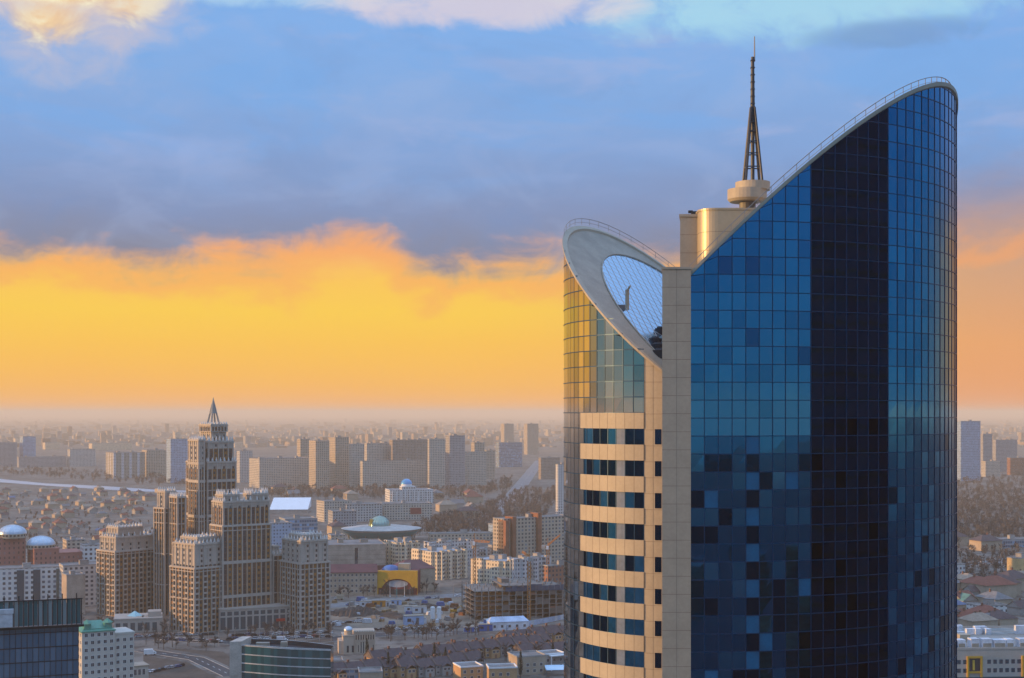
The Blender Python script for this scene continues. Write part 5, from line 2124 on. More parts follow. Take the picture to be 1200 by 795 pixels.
def heap(name, label, pts, hgt, m):
    """a ridge of dumped soil"""
    rnd = random.Random(len(label))
    n = 26
    sh = Shape()
    a, b = pts
    d = b - a
    L = d.length
    d.normalize()
    nn = Vector((-d.y, d.x, 0))
    rows = []
    for i in range(n + 1):
        f_ = i / n
        c = a + d * (L * f_)
        hh = hgt * (math.sin(PI * min(1, max(0, f_))) ** .6) * rnd.uniform(.55, 1.15)
        wd = hgt * 2.6 * (.4 + math.sin(PI * f_)) * rnd.uniform(.8, 1.2)
        rows.append([c - nn * wd + Vector((0, 0, 0)), c - nn * wd * .45 + Vector((0, 0, hh * .75)), c + nn * rnd.uniform(-.5, .5) + Vector((0, 0, hh)), c + nn * wd * .5 + Vector((0, 0, hh * .6)), c + nn * wd])
    for r0, r1 in zip(rows, rows[1:]):
        for k in range(4):
            sh.quad(r0[k], r0[k + 1], r1[k + 1], r1[k])
    o = sh.build(name, m, smooth=False)
    tag(o, label, 'soil heap')


heap('soil_heap', 'long ridge of dark soil along the pale road', (gp(384, 719), gp(448, 719)), 5.0, M_DIRT)
heap('soil_heap', 'low dark soil ridge behind the white cabins', (gp(446, 717), gp(478, 727)), 2.4, M_DIRT)
heap('soil_heap', 'dark soil bank beside the excavator', (gp(540, 716), gp(566, 719)), 2.2, M_DIRT)
heap('soil_heap', 'dark soil bank where the site meets the pale road', (gp(486, 711), gp(514, 712)), 2.6, M_DIRT)


# stacks of building material
rs = random.Random(14)
SC = {'white': mat('white_wrap', (.6, .62, .66), .5), 'grey': mat('grey_block', (.25, .245, .24), .9), 'timber': mat('timber', (.28, .18, .09), .85), 'blue': mat('blue_tarp', (.05, .13, .34), .5), 'rusty': mat('rusty_rebar', (.20, .08, .04), .8)}
PRO = {}
for k in range(64):
    cn = rs.choice(['white', 'grey', 'grey', 'timber', 'timber', 'blue', 'rusty'])
    p = gp(rs.uniform(388, 590), rs.uniform(704, 738))
    if cn not in PRO:
        T = thing('material_stack', cn + ' stack of building material on the sandy site', 'stack', p, rs.uniform(0, 3), cn + ' stacks on the building site')
        sh = Shape()
        for j in range(3):
            sh.box(-2 + .2 * j, -1, .15 + j * .62, 2 - .15 * j, 1 - .1 * j, .7 + j * .62)
        sh.build('load', SC[cn], T)
        Shape().box(-2, -.9, 0, 2, -.7, .15).box(-2, .7, 0, 2, .9, .15).build('bearer', SC['timber'], T)
        PRO[cn] = T
    else:
        copy_thing(PRO[cn], p, rs.uniform(0, 3), None, None, rs.uniform(.7, 1.5))


# domed pavilion near the houses
def pavilion():
    ph = R(10)
    c, w, d = footprint(395, 397, 439, 767, ph, 12)
    h = H - (742 - HZ) / F * c.y
    T = thing('domed_pavilion', 'small ornate beige pavilion with a pale dome over its porch', 'building', c, ph)
    MP = mat('pavilion_stone', (.46, .38, .30), .8, 0, .08)
    Shape().box(0, 0, 0, w * .12, d, h * .62).box(w * .12, -.8, 0, w * .42, d, h * .85).box(w * .42, 0, 0, w, d, h).build('wall', MP, T)
    tr = Shape()
    for k in range(9):
        x = w * (.45 + .55 * k / 8)
        tr.box(x - .35, -.35, 0, x + .35, 0, h + 1.0)
    tr.box(w * .42, -.4, h, w + .3, d + .3, h + .5)
    tr.box(w * .1, -1.1, h * .85, w * .44, d, h * .85 + .4)
    tr.build('stone_trim', MP, T)
    Shape().cone(w * .27, 2.2, 2.2, 2.2, h * .85 + .4, h + 1.2, 16).build('drum', MP, T)
    Shape().dome(w * .27, 2.2, h + 1.2, 2.5, 2.0, 20, 6).build('dome', mat('pale_blue_dome_metal', (.46, .56, .66), .35, .4), T, smooth=True)
    Shape().box(w * .58, -.1, .3, w * .72, -.02, h * .55).build('glass_portal', M_WINB, T)

    for k in range(8):
        xx = w * (.45 + .55 * (k + .5) / 8)
        Shape().box(xx - .55, -.05, h * .66, xx + .55, -.01, h * .88).build('window', M_WIN, T)
    for x in (.22, .36, .5, .8, .92):
        Shape().box(w * x, -.9 if x < .42 else -.06, 1, w * x + 1.1, -.8 if x < .42 else -.02, h * .4).build('window', M_WIN, T)


pavilion()


# ------------------------------------------------------------------ houses
def house_mesh(w, d, hw, hr, hip, rnd):
    """wall mesh and roof mesh of one house, local origin at the near corner"""
    wl = Shape().box(0, 0, 0, w, d, hw)
    rf = Shape()
    o = .5
    a, b, e, f_ = (-o, -o, hw - .1), (w + o, -o, hw - .1), (w + o, d + o, hw - .1), (-o, d + o, hw - .1)
    if hip:
        r1, r2 = (d * .45, d / 2, hw + hr), (w - d * .45, d / 2, hw + hr)
    else:
        r1, r2 = (-o, d / 2, hw + hr), (w + o, d / 2, hw + hr)
    if w < d * .95 and hip:
        r1 = r2 = (w / 2, d / 2, hw + hr)
    rf.quad(a, b, r2, r1)
    rf.quad(e, f_, r1, r2)
    rf.quad(a, f_, e, b)
    if hip:
        rf.tri(b, e, r2)
        rf.tri(f_, a, r1)
    else:
        wl.tri((w, 0, hw), (w, d, hw), (w, d / 2, hw + hr - .1))
        wl.tri((0, 0, hw), (0, d, hw), (0, d / 2, hw + hr - .1))
    return wl, rf


ROOFC = {
    'brown': mat('brown_tile_roof', (.085, .064, .069), .85, 0, .15, .5),
    'rust': mat('rust_red_roof', (.20, .07, .05), .8, 0, .15, .5),
    'grey': mat('slate_grey_roof', (.17, .17, .175), .8, 0, .15, .5),
    'green': mat('faded_green_roof', (.09, .20, .17), .7, 0, .15, .5),
    'tan': mat('tan_sheet_roof', (.30, .235, .18), .8, 0, .15, .5),
    'blue': mat('dull_blue_roof', (.10, .15, .25), .7, 0, .15, .5),
}
M_PLAST = mat('ochre_plaster', (.44, .27, .14), .85, 0, .12)
M_PLAST2 = mat('beige_plaster', (.40, .32, .24), .85, 0, .12)
M_PLAST3 = mat('grey_plaster', (.33, .31, .29), .85, 0, .12)
M_BRICKC = mat('chimney_brick', (.22, .11, .075), .9)


def terrace_house_proto(wallm, roofm, w=9.0, d=11.0, gable=False):
    T = thing('terraced_house', 'x', 'house', (0, 0, 0))
    wl, rf = house_mesh(w, d, 6.4, 3.8, False, random)
    wl.box(w * .3, -2.2, 0, w * .8, 0.02, 5.4)
    for xx in (-.12, w - .12):
        n0 = len(wl.v)
        pr_ = [(-.55, 6.3), (-.55, 6.9), (d / 2, 10.75), (d + .55, 6.9), (d + .55, 6.3)]
        wl.v += [(xx, y, z) for y, z in pr_] + [(xx + .3, y, z) for y, z in pr_]
        for i in range(5):
            j = (i + 1) % 5
            wl.f.append((n0 + i, n0 + j, n0 + 5 + j, n0 + 5 + i))
            wl.mi.append(1)
        wl.f += [tuple(n0 + i for i in range(5)), tuple(n0 + 9 - i for i in range(5))]
        wl.mi += [1, 1]
    wl.build('wall', [wallm, mat('fire_wall_cap', (.15, .12, .11), .9)], T)
    r = Shape()
    r.v, r.f, r.mi = rf.v, rf.f, rf.mi
    zz = 5.4
    r.quad((w * .25, -2.6, zz), (w * .55, -2.6, zz + 1.9), (w * .55, 1.5, zz + 1.9), (w * .25, .0, zz))
    r.quad((w * .85, -2.6, zz), (w * .55, -2.6, zz + 1.9), (w * .55, 1.5, zz + 1.9), (w * .85, .0, zz))
    ro = r.build('roof', roofm, T)
    Shape().box(w * .15, d * .45, 8, w * .15 + .9, d * .45 + .9, 11.4).box(w * .15 - .1, d * .45 - .1, 11.4, w * .15 + 1, d * .45 + 1, 11.6).build('chimney', M_BRICKC, ro)
    me = win_unit(1.3, 1.4)
    for (x, y, z) in ((1.3, 0, 1.2), (1.3, 0, 4.2), (w * .45, -2.2, 3.3), (w * .68, -2.2, 3.3), (w - .95, 0, 4.2)):
        o = bpy.data.objects.new('window', me)
        COL.objects.link(o)
        o.parent = T
        o.location = (x, y, z)
    Shape().box(w * .5, -2.28, .1, w * .5 + 1.2, -2.2, 2.3).build('door', M_BRICKC, T)
    return T


PR = [terrace_house_proto(M_PLAST, ROOFC['brown']), terrace_house_proto(M_PLAST2, ROOFC['brown']), terrace_house_proto(M_PLAST3, ROOFC['brown'])]
first = [True, True, True]
TERR = [
    # start, direction degrees, count, wall kinds
    (gp(388, 801), 30, 5, 'front-most terrace row of brown roofs near the domed pavilion'),
    (gp(438, 786), 30, 6, 'terrace row of brown roofs in front of the domed pavilion'),
    (gp(494, 779), 30, 8, 'terrace row of brown roofs before the large pale blue cabin'),
    (gp(560, 770), 30, 5, 'terrace row of brown roofs running up to the ochre gables'),
    (gp(592, 760), 30, 7, 'terrace row of brown roofs below the pale blue sheet fence'),
    (gp(612, 777), 28, 4, 'short terrace row of brown roofs beside the glass skyscraper'),
    (gp(470, 796), 30, 5, 'terrace row of brown roofs along the bottom of the scene'),
]
rnd = random.Random(21)
for (st, ang, cnt, lb) in TERR:
    u = Vector((math.cos(R(ang)), math.sin(R(ang)), 0))
    vdir = Vector((-u.y, u.x, 0))
    for k in range(cnt):
        kind = rnd.choice([0, 0, 1, 2])
        pos = st + u * (k * 9.35) + vdir * rnd.uniform(-.8, .8)
        wallname = ('ochre', 'beige', 'grey')[kind]
        label = wallname + '-walled house in the ' + lb
        if first[kind]:
            first[kind] = False
            o = PR[kind]
            o.location, o.rotation_euler = pos, (0, 0, R(ang))
            o['label'], o['group'] = label, lb
        else:
            o = copy_thing(PR[kind], pos, R(ang), label, lb)
        o.scale = (1, 1, rnd.uniform(.8, .95))


def simple_house_proto(name, wallm, roofm, w, d, hw, hr, hip):
    T = thing('small_house', 'x', 'house', (0, 0, 0))
    wl, rf = house_mesh(w, d, hw, hr, hip, random)
    wl.build('wall', wallm, T)
    r = rf.build('roof', roofm, T)
    Shape().box(w * .6, d * .55, hw + hr * .5, w * .6 + .8, d * .55 + .8, hw + hr + 1).build('chimney', M_BRICKC, r)
    return T


HP = {}
for cname in ROOFC:
    HP[cname] = [simple_house_proto(cname, M_PLAST2 if k else M_PLAST3, ROOFC[cname], 11 + 4 * k, 9 + 2 * k, 4.2 + 1.6 * k, 3.2, bool(k)) for k in range(2)]
hused = set()


def put_house(cname, k, pos, rz, label, group, sc=1.0):
    key = (cname, k)
    if key not in hused:
        hused.add(key)
        o = HP[cname][k]
        o.location, o.rotation_euler, o.scale = pos, (0, 0, rz), (sc, sc, sc)
        o['label'], o['group'] = label, group
    else:
        copy_thing(HP[cname][k], pos, rz, label, group, sc)


rnd = random.Random(33)
RN = {'brown': 'dark brown', 'rust': 'rust red', 'grey': 'slate grey', 'green': 'faded green', 'tan': 'tan', 'blue': 'dull blue'}
# the low district by the river
n = 0
for r_ in range(17):
    row = 577 + r_ * 4.6 + r_ * r_ * .085
    px = -12 + rnd.uniform(0, 14)
    while px < 186:
        Y = depth(row)
        stepx = rnd.uniform(14, 30) * F / Y
        if rnd.random() < .86 and not (px < 105 and row > 628) and not (px > 178 and row > 570 and px < 220 and row > 585):
            cn = rnd.choice(['brown', 'rust', 'rust', 'grey', 'tan', 'tan', 'green' if rnd.random() < .2 else 'brown', 'blue' if rnd.random() < .35 else 'grey'])
            put_house(cn, rnd.randrange(2), gp(px, row + rnd.uniform(-1.2, 1.2)), R(35 + rnd.choice([0, 90]) + rnd.uniform(-4, 4)),
                      'small house with a ' + RN[cn] + ' roof in the low district by the river', RN[cn] + ' roofed houses by the river', rnd.uniform(.7, 1.15))
            n += 1
        px += stepx
# houses beyond the curved front
for (px, row, cn, k, sc) in ((1128, 696, 'grey', 1, 1.4), (1140, 702, 'brown', 0, 1.2), (1156, 703, 'rust', 1, 1.7), (1170, 699, 'rust', 1, 1.5), (1185, 694, 'brown', 1, 1.6), (1197, 698, 'brown', 1, 1.6),
                             (1126, 713, 'rust', 0, 1.4), (1133, 722, 'blue', 1, 1.3), (1146, 713, 'green', 0, 1.3), (1187, 715, 'grey', 1, 1.3), (1196, 722, 'brown', 0, 1.2), (1177, 731, 'rust', 1, 1.2),
                             (1127, 731, 'brown', 1, 1.3), (1150, 733, 'rust', 0, 1.2), (1165, 692, 'grey', 0, 1.1), (1150, 690, 'tan', 1, 1.2), (1192, 684, 'tan', 0, 1.2), (1130, 686, 'brown', 0, 1.1),
                             (1160, 738, 'grey', 0, 1.2), (1193, 738, 'brown', 1, 1.2), (1140, 742, 'tan', 1, 1.2)):
    put_house(cn, k, gp(px, row), R(rnd.choice([20, 110, 35])), 'house with a ' + RN[cn] + ' roof between the curved glass front and the broad pale slab', RN[cn] + ' roofed houses past the curved front', sc)
# scattered houses left of the saucer hall and by the avenue
for (px, row) in ((398, 616), (408, 627), (515, 600), (530, 596), (548, 590), (560, 600), (540, 608), (520, 585), (320, 578), (338, 584), (420, 586), (390, 580), (352, 580), (560, 585), (1135, 640), (1150, 646)):
    cn = rnd.choice(['tan', 'grey', 'rust', 'brown'])
    put_house(cn, rnd.randrange(2), gp(px, row), R(rnd.choice([20, 110])), 'scattered ' + RN[cn] + ' roofed house among the bare trees of the middle distance', RN[cn] + ' roofed houses in the middle distance', 1.6)

for cname in HP:
    for k in range(2):
        if (cname, k) not in hused:
            for ch in list(HP[cname][k].children):
                for g_ in list(ch.children):
                    bpy.data.objects.remove(g_)
                bpy.data.objects.remove(ch)
            bpy.data.objects.remove(HP[cname][k])
# flat-roofed houses and sheds along the bottom
LOW = [
    ('flat_roofed_house', 'orange-brown flat-roofed house with a white roof edge at the bottom', 570, 573, 606, 784, 803, M_PLAST, 8, 10),
    ('flat_roofed_house', 'grey-beige flat-roofed house behind the orange-brown one', 600, 606, 640, 771, 792, M_PLAST2, 20, 14),
    ('flat_roofed_house', 'low house with a pale roof next to the orange-brown house', 534, 540, 566, 783, 800, M_PLAST, 20, 12),
    ('flat_roofed_house', 'beige flat-roofed house at the end of the front terrace', 375, 380, 402, 776, 792, M_PLAST2, 10, 12),
    ('flat_roofed_house', 'dark windowed low block beside the glass wedge', 380, 386, 420, 786, 800, W_OFFICE, 8, 12),
    ('flat_roofed_house', 'beige low house beside the dark windowed low block', 418, 421, 448, 789, 803, M_PLAST2, 8, 12),
    ('white_framed_house', 'house with a white framed porch beside the glass skyscraper', 632, 638, 662, 768, 786, M_PLAST3, 25, 10),
]
for (nm, lb, x0, xm, x1, yt, yb, wm, phi, d) in LOW:
    T, w, dd, h = block(nm, lb, 'house', x0, xm, x1, yt, yb, wm, phi, d, None, 0, M_WHITE if 'pale' in lb or 'white' in lb else mat('pale_concrete', (.34, .32, .30)))
    me = win_unit(1.3, 1.5)
    if wm is not W_OFFICE:
        put_windows(T, me, frange(2, w - 1.5, 3.6), [1.2, 4.2] if h > 6.5 else [1.2])
    if 'porch' in lb:
        pp = Shape()
        pp.box(w * .2, -3, h - .6, w + .3, .0, h - .1).box(w * .2, -3, 0, w * .2 + .5, -2.5, h - .6).box(w - .2, -3, 0, w + .3, -2.5, h - .6)
        pp.build('porch', M_WHITE, T)
q = gp(640, 793)
T = thing('awning_shelter', 'bright pale blue canopy beside the foot of the glass skyscraper', 'shelter', q, R(6))
s2 = Shape()
for (x, y) in ((0.2, .2), (10.8, .2), (.2, 5.8), (10.8, 5.8)):
    s2.bar((x, y, 0), (x, y, 3.4), .15)
s2.build('post', M_STEEL, T)
s2 = Shape()
s2.quad((0, 0, 3.2), (11, 0, 3.2), (11, 6, 4.6), (0, 6, 4.6))
s2.quad((0, 0, 3.0), (11, 0, 3.0), (11, 6, 4.4), (0, 6, 4.4))
s2.quad((0, 0, 3.0), (11, 0, 3.0), (11, 0, 3.2), (0, 0, 3.2))
s2.build('canopy_roof', mat('pale_blue_canopy', (.50, .68, .82), .5, 0, .05), T)


# ------------------------------------------------------------------ bare trees
M_BARK = mat('bark', (.055, .042, .035), .95, 0, .2, 2.0)
M_TWIG = mat('bare_twigs', (.068, .060, .058), .95, 0, .25, .4)
M_TWIG2 = mat('paler_twigs', (.105, .092, .086), .95, 0, .25, .4)
M_PINE = mat('dark_needles', (.022, .035, .026), .9, 0, .3, .6)


def bare_tree(rnd, hgt=9.0, spread=3.0):
    T = thing('bare_tree', 'x', 'tree', (0, 0, 0))
    s1 = Shape()
    s1.bar((0, 0, 0), (.1, .05, hgt * .45), .2, 0, 6, .12)
    s1.bar((.1, .05, hgt * .45), (0, .1, hgt * .85), .12, 0, 5, .04)
    ends = []
    for k in range(9):
        z = hgt * rnd.uniform(.25, .7)
        a = rnd.uniform(0, 2 * PI)
        e = Vector((math.cos(a) * spread * rnd.uniform(.5, .9), math.sin(a) * spread * rnd.uniform(.5, .9), z + hgt * rnd.uniform(.15, .3)))
        s1.bar((0, 0, z), e, .08, 0, 4, .03)
        ends.append((Vector((0, 0, z)), e))
    s1.build('trunk', M_BARK, T)
    s2 = Shape()
    for k in range(420):
        o, e = rnd.choice(ends)
        p = o.lerp(e, rnd.uniform(.3, 1.05))
        dr = Vector((rnd.gauss(0, 1), rnd.gauss(0, 1), rnd.gauss(.8, .8))).normalized()
        ln = rnd.uniform(.7, 1.7)
        sd = dr.cross(Vector((rnd.random(), rnd.random(), rnd.random()))).normalized() * rnd.uniform(.05, .11)
        s2.tri(p - sd, p + sd, p + dr * ln, rnd.choice([0, 0, 1]))
    s2.build('crown', [M_TWIG, M_TWIG2], T)
    return T


def poplar(rnd, hgt=12.0):
    T = thing('narrow_tree', 'x', 'tree', (0, 0, 0))
    Shape().bar((0, 0, 0), (0, 0, hgt * .9), .2, 0, 6, .04).build('trunk', M_BARK, T)
    s2 = Shape()
    for k in range(420):
        z = hgt * rnd.uniform(.12, .98)
        r = 1.2 * math.sin(PI * min(.98, max(.05, z / hgt)) ** .8) + .1
        a = rnd.uniform(0, 2 * PI)
        p = Vector((r * math.cos(a) * rnd.random(), r * math.sin(a) * rnd.random(), z))
        dr = Vector((math.cos(a) * .35, math.sin(a) * .35, 1)).normalized()
        sd = Vector((-math.sin(a), math.cos(a), 0)) * rnd.uniform(.08, .18)
        s2.tri(p - sd, p + sd, p + dr * rnd.uniform(.6, 1.5))
    s2.build('crown', [M_PINE], T)
    return T


rnd = random.Random(77)
TP = [bare_tree(rnd, 9, 3.0), bare_tree(rnd, 7.5, 2.8), bare_tree(rnd, 11, 3.4)]
PP = poplar(rnd)
fl = [0, 0, 0]


def put_tree(k, pos, sc, label, group):
    if not fl[k]:
        fl[k] = 1
        o = TP[k]
        o.location, o.scale = pos, (sc, sc, sc)
        o['label'], o['group'] = label, group
    else:
        copy_thing(TP[k], pos, rnd.uniform(0, 6), label, group, sc)


ROWS = [
    (gp(166, 757), gp(262, 762), 14, 'bare tree in the line along the street before the spired skyscraper', 'bare street trees before the spired skyscraper'),
    (gp(275, 748), gp(392, 745), 16, 'bare tree in the strip between street and spired skyscraper podium', 'bare trees at the podium'),
    (gp(440, 752), gp(560, 745), 20, 'bare tree in the row behind the brown terraces', 'bare trees behind the brown terraces'),
    (gp(420, 795), gp(650, 770), 12, 'bare tree standing among the brown terraces', 'bare trees among the brown terraces'),
    (gp(390, 702), gp(520, 694), 16, 'bare tree along the pale road by the maroon-roofed building', 'bare trees along the pale road'),
    (gp(100, 733), gp(200, 745), 10, 'bare tree in front of the low pavilion', 'bare trees before the low pavilion'),
    (gp(1125, 672), gp(1200, 668), 12, 'bare tree along the street beyond the curved glass front', 'bare trees beyond the curved front'),
]
for (a, b, cnt, lb, gr) in ROWS:
    for k in range(cnt):
        p = a.lerp(b, (k + rnd.uniform(.1, .9)) / cnt) + Vector((rnd.uniform(-6, 6), rnd.uniform(-9, 9), 0))
        put_tree(rnd.randrange(3), p, rnd.uniform(.7, 1.15), lb, gr)
pf = False
for (px, row) in ((455, 793), (472, 790), (565, 786), (509, 783), (522, 788), (610, 795), (648, 778), (430, 775), (617, 760)):
    lb = 'narrow dark evergreen between the brown-roofed houses'
    if not pf:
        pf = True
        PP.location = gp(px, row)
        PP['label'], PP['group'] = lb, 'narrow dark evergreens'
    else:
        copy_thing(PP, gp(px, row), rnd.uniform(0, 6), lb, 'narrow dark evergreens', rnd.uniform(.75, 1.1))


def wood(name, label, poly_px, count, seed, hmin=8, hmax=14):
    """a bare wood that reads as one mass: thousands of twiggy crowns"""
    rr = random.Random(seed)
    sh = Shape()
    xs, ys = [p[0] for p in poly_px], [p[1] for p in poly_px]

    def inside(x, y):
        c, j = False, len(poly_px) - 1
        for i in range(len(poly_px)):
            (xi, yi), (xj, yj) = poly_px[i], poly_px[j]
            if (yi > y) != (yj > y) and x < (xj - xi) * (y - yi) / (yj - yi) + xi:
                c = not c
            j = i
        return c
    n = 0
    while n < count:
        x, y = rr.uniform(min(xs), max(xs)), rr.uniform(min(ys), max(ys))
        if not inside(x, y) or mnoise.noise(Vector((x * .12, y * .3, seed))) < -.22:
            n += .2
            continue
        n += 1
        p = gp(x, y)
        hh = rr.uniform(hmin, hmax)
        r = hh * .32
        mi = rr.choice([0, 0, 1])
        for k in range(26):
            a = rr.uniform(0, 2 * PI)
            q = p + Vector((math.cos(a) * r * rr.random(), math.sin(a) * r * rr.random(), hh * rr.uniform(.25, .75)))
            dr = Vector((rr.gauss(0, .6), rr.gauss(0, .6), 1)).normalized() * hh * rr.uniform(.15, .3)
            sd = Vector((math.cos(a + 1.5), math.sin(a + 1.5), 0)) * rr.uniform(.3, .75)
            sh.tri(q - sd, q + sd, q + dr, mi)
        sh.bar(p, p + Vector((0, 0, hh * .5)), .2, 2, 3, .1)
    o = sh.build(name, [M_TWIG, M_TWIG2, M_BARK])
    tag(o, label, 'wood', None, 'stuff')


wood('bare_wood', 'brown mass of bare trees between the avenue and the saucer hall', [(480, 628), (585, 628), (640, 606), (660, 575), (600, 577), (560, 600), (500, 612)], 1150, 3)
wood('bare_wood', 'brown mass of bare trees filling the slope past the curved glass front', [(1110, 566), (1215, 556), (1215, 634), (1150, 634), (1110, 645)], 1150, 4)
wood('bare_wood', 'dark strip of bare trees below the long cream slabs', [(310, 573), (560, 574), (600, 560), (600, 575), (540, 586), (310, 586)], 900, 5)
wood('bare_wood', 'thin bare trees along the river bank', [(-10, 548), (200, 560), (280, 572), (180, 570), (-10, 556)], 500, 6)
wood('bare_wood', 'bare garden trees scattered through the low district', [(-10, 578), (185, 584), (185, 640), (110, 660), (-10, 630)], 240, 7, 4, 6)
wood('bare_wood', 'scrub and bare trees between the street and the houses past the curved front', [(1112, 645), (1215, 638), (1215, 690), (1112, 690)], 260, 8, 5, 9)


# ------------------------------------------------------------------ street lamps
def lamp_proto():
    T = thing('street_lamp', 'x', 'street lamp', (0, 0, 0))
    p = Shape()
    p.bar((0, 0, 0), (0, 0, 9.0), .16, 0, 6, .09)
    p.bar((0, 0, 9.0), (1.8, 0, 9.5), .09, 0, 5, .07)
    p.build('pole', M_RAIL, T)
    Shape().box(1.5, -.2, 9.42, 2.4, .2, 9.6).build('lamp_head', M_ROOFPANEL, T)
    return T


LP = lamp_proto()
lfirst = True
for (a, b, cnt, where) in (((180, 753), (262, 757), 7, 'street before the corner block'), ((268, 757), (395, 751), 9, 'street behind the glass wedge'), ((400, 713), (556, 699), 9, 'pale road by the building site'), ((440, 745), (560, 743), 7, 'lane behind the brown terraces')):
    pa, pb = gp(*a), gp(*b)
    for k in range(cnt):
        p = pa.lerp(pb, (k + .5) / cnt)
        lb, gr = 'grey street lamp along the ' + where, 'lamps along the ' + where
        if lfirst:
            lfirst = False
            LP.location, LP['label'], LP['group'] = p, lb, gr
            LP.rotation_euler = (0, 0, R(90))
        else:
            copy_thing(LP, p, R(90), lb, gr)


def district_behind():
    rr = random.Random(41)
    sh = Shape()
    for _ in range(700):
        row = 532 + 270 * rr.random() ** 1.6
        px = rr.uniform(715, 1060) if row < 640 else rr.uniform(740, 1020)
        c = gp(px, row)
        big = rr.random() < .16
        w, d, hh = (rr.uniform(25, 60), 15, rr.choice([15, 18, 27, 36])) if big else (rr.uniform(10, 15), 10, rr.uniform(4, 6))
        a = rr.choice([.5, .6, 2.1])
        p = [(c.x + u * math.cos(a) - v * math.sin(a), c.y + u * math.sin(a) + v * math.cos(a)) for u, v in ((0, 0), (w, 0), (w, d), (0, d))]
        sh.prism(p, 0, hh, 0 if big else 1)
        if not big:
            m = ((p[0][0] + p[2][0]) / 2, (p[0][1] + p[2][1]) / 2, hh + 3)
            for i in range(4):
                sh.tri((*p[i], hh + .05), (*p[(i + 1) % 4], hh + .05), m, 2 + i % 2)
    o = sh.build('district', [W_CREAM, M_PLAST2, ROOFC['tan'], ROOFC['tan']])
    tag(o, 'streets of low houses and flats continuing behind the glass skyscraper', 'district', None, 'stuff')


district_behind()


# ------------------------------------------------------------------ vehicles
def car_proto(paint):
    T = thing('parked_car', 'x', 'car', (0, 0, 0))
    prof = [(-2.2, .35), (2.2, .35), (2.25, .8), (1.3, .95), (.7, 1.45), (-1.2, 1.47), (-1.9, .98), (-2.25, .9)]
    sh = Shape()
    n = len(prof)
    sh.v += [(x, -.85, z) for x, z in prof] + [(x, .85, z) for x, z in prof]
    for i in range(n):
        j = (i + 1) % n
        sh.f.append((i, j, n + j, n + i))
        sh.mi.append(1 if i in (3, 5) else 0)
    sh.f.append(tuple(range(n)))
    sh.f.append(tuple(range(2 * n - 1, n - 1, -1)))
    sh.mi += [0, 0]
    sh.build('body', [paint, M_WIN], T)
    w_ = Shape()
    for y in (-.86, .86):
        w_.quad((1.1, y, .98), (.65, y, 1.38), (-1.1, y, 1.40), (-1.6, y, .98))
    w_.build('side_window', M_WIN, T)
    wm = Shape()
    for k in range(10):
        a, b = 2 * PI * k / 10, 2 * PI * (k + 1) / 10
        wm.quad((.33 * math.cos(a), -.1, .33 * math.sin(a)), (.33 * math.cos(b), -.1, .33 * math.sin(b)), (.33 * math.cos(b), .1, .33 * math.sin(b)), (.33 * math.cos(a), .1, .33 * math.sin(a)))
    wm.v += [(.33 * math.cos(2 * PI * k / 10), s_, .33 * math.sin(2 * PI * k / 10)) for s_ in (-.1, .1) for k in range(10)]
    b0 = len(wm.v) - 20
    wm.f += [tuple(b0 + k for k in range(10)), tuple(b0 + 10 + k for k in range(10))]
    wm.mi += [0, 0]
    first_w = None
    for (x, y) in ((-1.35, -.8), (1.35, -.8), (-1.35, .8), (1.35, .8)):
        if first_w is None:
            first_w = wm.build('wheel', M_DARK, T, (x, y, .33))
        else:
            inst(first_w, T, (x, y, .33))
    return T


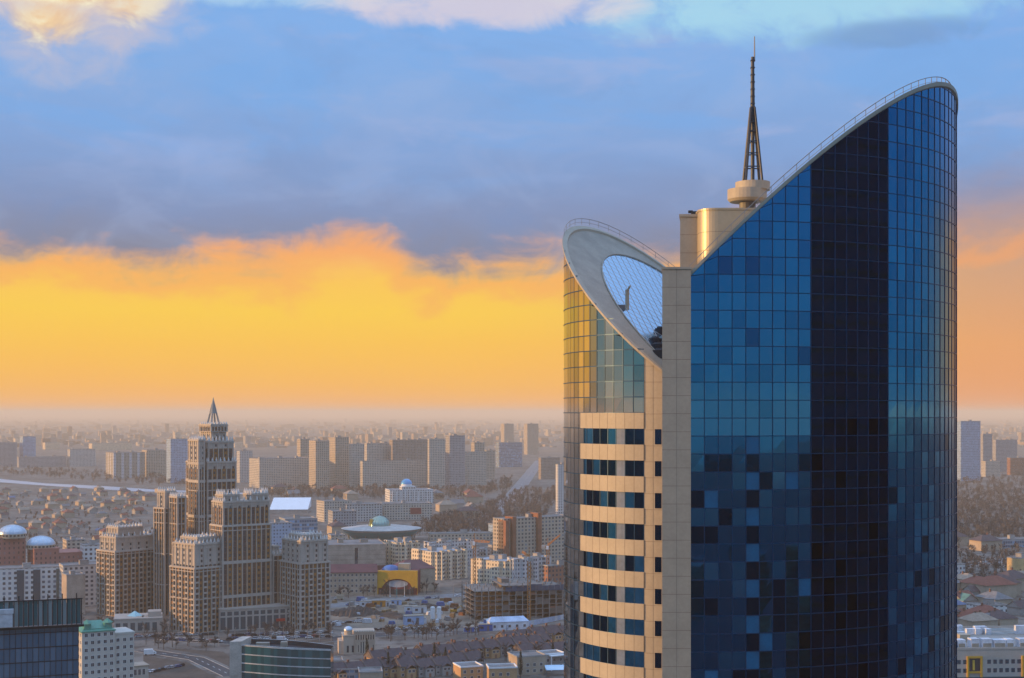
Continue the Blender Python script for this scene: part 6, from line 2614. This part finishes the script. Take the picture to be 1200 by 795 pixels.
CARS = {k: car_proto(mat(k + '_car_paint', c, .3, .1, 0)) for k, c in
        {'white': (.7, .7, .7), 'silver': (.35, .37, .40), 'dark': (.02, .022, .028), 'blue': (.04, .08, .22), 'red': (.35, .03, .02)}.items()}
cused = set()
SPOTS = [((186, 750), (258, 753), 20, 'street before the corner block'), ((268, 746), (390, 742), 26, 'forecourt of the podium'), ((388, 731), (425, 729), 7, 'track beside the soil ridge'),
         ((436, 739), (520, 737), 10, 'lane behind the domed pavilion'), ((166, 790), (215, 781), 9, 'yard by the green-roofed building'), ((150, 747), (250, 744), 16, 'parking strip by the corner block'), ((268, 750), (388, 747), 22, 'near side of the podium forecourt'), ((1130, 662), (1195, 655), 8, 'street past the curved front'),
         ((400, 711), (560, 697), 9, 'pale road'), ((590, 592), (640, 538), 10, 'avenue')]
for (a, b, cnt, where) in SPOTS:
    pa, pb = gp(*a), gp(*b)
    for k in range(cnt):
        cn = rnd.choice(['white', 'silver', 'dark', 'dark', 'blue', 'white', 'silver', 'red' if rnd.random() < .4 else 'dark'])
        p = pa.lerp(pb, (k + rnd.uniform(.15, .85)) / cnt) + Vector((0, rnd.uniform(-2.5, 2.5), .02))
        d = (pb - pa)
        rz = math.atan2(d.y, d.x) + rnd.choice([0, PI, PI / 2 if where == 'forecourt of the podium' else 0])
        lb, gr = cn + ' car standing on the ' + where, cn + ' cars on the ' + where
        if cn not in cused:
            cused.add(cn)
            o = CARS[cn]
            o.location, o.rotation_euler = p, (0, 0, rz)
            o['label'], o['group'] = lb, gr
        else:
            copy_thing(CARS[cn], p, rz, lb, gr)
for k, o in CARS.items():
    if k not in cused:
        for ch in list(o.children):
            bpy.data.objects.remove(ch)
        bpy.data.objects.remove(o)


# box vans
def box_van(px, row, rz, lb, paint):
    T = thing('box_van', lb, 'van', gp(px, row), rz)
    Shape().box(-3.2, -1.1, .7, 1.4, 1.1, 3.3).build('cargo_box', paint, T)
    sh = Shape()
    sh.prism([(1.45, -1.0), (3.1, -1.0), (3.1, 1.0), (1.45, 1.0)], .6, lambda x, y: 2.5 if x < 2 else 1.5)
    sh.build('cab', M_WHITE, T)
    Shape().box(2.0, -1.02, 1.5, 2.6, 1.02, 1.9).build('side_window', M_WIN, T)
    for x in (-2.2, 2.3):
        for y in (-1.0, 1.0):
            w_ = Shape()
            w_.bar((x, y - .15, .45), (x, y + .15, .45), .45, 0, 12)
            w_.build('wheel', M_DARK, T)


box_van(176, 768, R(10), 'white box van parked at the edge of the brown field', M_WHITE)
box_van(331, 753, R(5), 'white box van behind the glass wedge roof', mat('white_cabin', (.6, .62, .66), .5))
box_van(397, 703, R(170), 'cream box van under the wall of the maroon-roofed building', M_STONE)


# ------------------------------------------------------------------ air
hz = bpy.data.materials.new('evening_haze')
hz.use_nodes = True
nt = hz.node_tree
nt.nodes.clear()
vol = nt.nodes.new('ShaderNodeVolumePrincipled')
vol.inputs['Density'].default_value = HAZE_DENSITY
vol.inputs['Color'].default_value = (*HAZE_COLOR, 1)
vol.inputs['Anisotropy'].default_value = 0.0
out = nt.nodes.new('ShaderNodeOutputMaterial')
nt.links.new(vol.outputs[0], out.inputs['Volume'])
hb = Shape().box(-60500, -4500, -1.0, 60500, 90500, 182.0).build('haze', hz)
hb['kind'] = 'stuff'
hb['label'] = 'thin evening haze lying over the whole city'
hb['category'] = 'haze'
